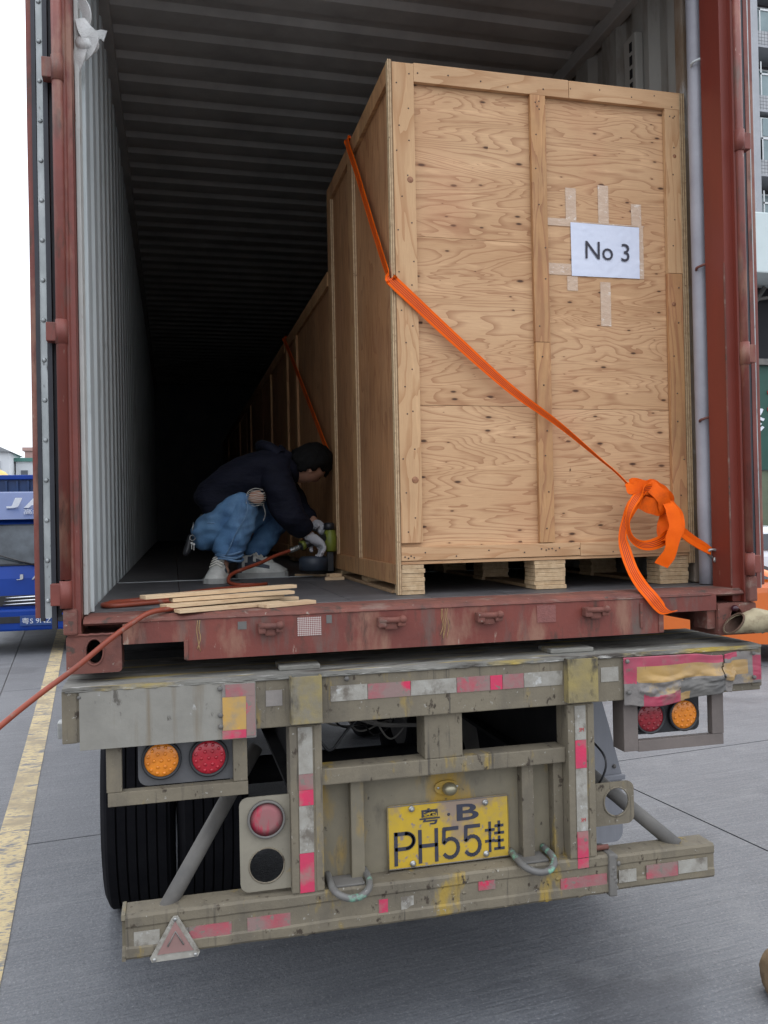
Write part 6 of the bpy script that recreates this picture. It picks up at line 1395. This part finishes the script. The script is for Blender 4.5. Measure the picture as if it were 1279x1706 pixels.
# ------------------------------------------------------------------ cars, right
def car(label, loc, rot, paint, hood=0.86, roof=1.40, low=False, name='parked_car', L_=4.4, W_=1.8):
    c = thing(name, label, 'car', loc); 
    # built along local -y (nose at -L/2); children in local coordinates then rotated by the Empty
    ox, oy, oz = loc
    def add(nm, bm, m_, par=c): return obj(nm, bm, m_, par)
    hl_, hw = L_/2, W_/2
    bm = bmesh.new()
    prof = [(-hl_,0.22),(-hl_-0.03,0.45),(-hl_+0.04,hood*0.78),(-hl_+0.45,hood*0.93),(-0.75,hood+0.06),(-0.05,roof-0.06),(0.35,roof),(1.0,roof-0.05),(hl_-0.35,hood+0.12),(hl_,hood),(hl_+0.02,0.5),(hl_-0.03,0.22)]
    secs = []
    for xx, sc in ((-hw,0.93),(-hw*0.93,1.0),(-hw*0.6,1.01),(0,1.02),(hw*0.6,1.01),(hw*0.93,1.0),(hw,0.93)):
        t = abs(xx)/hw; row = []
        for (yy, zz) in prof:
            up = max(0, (zz-hood-0.05)/(roof-hood)); inset = 1-0.24*up*(t > 0.5)
            row.append(bm.verts.new((ox+xx*inset, oy+yy*(1-0.045*t*t), oz+zz*(sc if zz > 0.5 else 1))))
        secs.append(row)
    for a, b in zip(secs, secs[1:]):
        n_ = len(prof)
        for k in range(n_): f = bm.faces.new((a[k], a[(k+1)%n_], b[(k+1)%n_], b[k])); f.smooth = True
    bm.faces.new(secs[0][::-1]); bm.faces.new(secs[-1])
    body = add('body', bm, paint)
    # glasshouse
    bm = bmesh.new(); a0 = (-0.75,hood+0.075); a1 = (-0.08,roof-0.055)
    q = [(-hw*0.80,)+a0, (hw*0.80,)+a0, (hw*0.64,)+a1, (-hw*0.64,)+a1]
    vv = [bm.verts.new((ox+p[0], oy+p[1]-0.02, oz+p[2]+0.02)) for p in q]+[bm.verts.new((ox+p[0], oy+p[1]+0.02, oz+p[2]-0.02)) for p in q]
    bm.faces.new(vv[:4]); bm.faces.new(vv[4:][::-1])
    for k in range(4): bm.faces.new((vv[(k+1)%4], vv[k], vv[4+k], vv[4+(k+1)%4]))
    add('windscreen', bm, GLASS)
    for s_ in (-1, 1):
        bm = bmesh.new(); pts = [(-0.45,hood+0.10),(0.05,roof-0.10),(0.95,roof-0.12),(1.35,hood+0.16)]
        A = []
        for yy, zz in pts:
            up = max(0, (zz-hood-0.05)/(roof-hood)); A.append((ox+s_*(hw*(1-0.24*up)+0.006), oy+yy, oz+zz))
        v4 = [bm.verts.new(p) for p in A]+[bm.verts.new((p[0]-s_*0.02, p[1], p[2])) for p in A]
        bm.faces.new(v4[:4]); bm.faces.new(v4[4:][::-1])
        for k in range(4): bm.faces.new((v4[(k+1)%4], v4[k], v4[4+k], v4[4+(k+1)%4]))
        add('side_window', bm, GLASS)
        bm = bmesh.new(); bm_sphere(bm, (ox+s_*hw*0.72, oy-hl_+0.10, oz+hood*0.74), 0.13, 1.35, 0.8, 0.45, 2); add('headlight', bm, WHITEP if False else GLASS)
        bm = bmesh.new(); bm_box(bm, ox+s_*(hw+0.02), ox+s_*(hw+0.18), oy-0.55, oy-0.45, oz+hood+0.04, oz+hood+0.17, bev=0.03); add('mirror', bm, paint)
        for yy in (-hl_+0.85, hl_-0.80):
            bm = bmesh.new(); bm_lathe(bm, [(-0.10,0.20),(-0.11,0.29),(-0.09,0.32),(0.09,0.32),(0.11,0.29),(0.10,0.20)], (ox+s_*(hw-0.09), oy+yy, oz+0.32), 'x', 28); w1 = add('wheel', bm, RUBBER)
            bm = bmesh.new(); bm_lathe(bm, [(-0.02,0.19),(0.0,0.20),(0.02,0.19)], (ox+s_*(hw+0.01), oy+yy, oz+0.32), 'x', 20); obj('rim', bm, CHROME, w1)
    bm = bmesh.new(); bm_box(bm, ox-hw*0.55, ox+hw*0.55, oy-hl_-0.045, oy-hl_+0.05, oz+0.30, oz+0.50, bev=0.02); add('grille', bm, BLACKP)
    c.rotation_euler = (0, 0, rot); return c
ORP = mat('orange_car_paint', (0.80,0.17,0.012), (0.72,0.15,0.012), 2, 0.3, coat=0.8); WHP = mat('white_car_paint', (0.66,0.68,0.72), (0.60,0.62,0.66), 2, 0.3, coat=0.8)
car('bright orange car parked close beyond the right end of the trailer', (7.0, 6.6, GZ), R(62), ORP, hood=0.86, roof=1.25)
car('white car parked behind the orange one at the right edge', (10.6, 10.0, GZ), R(75), WHP, hood=0.98, roof=1.48)
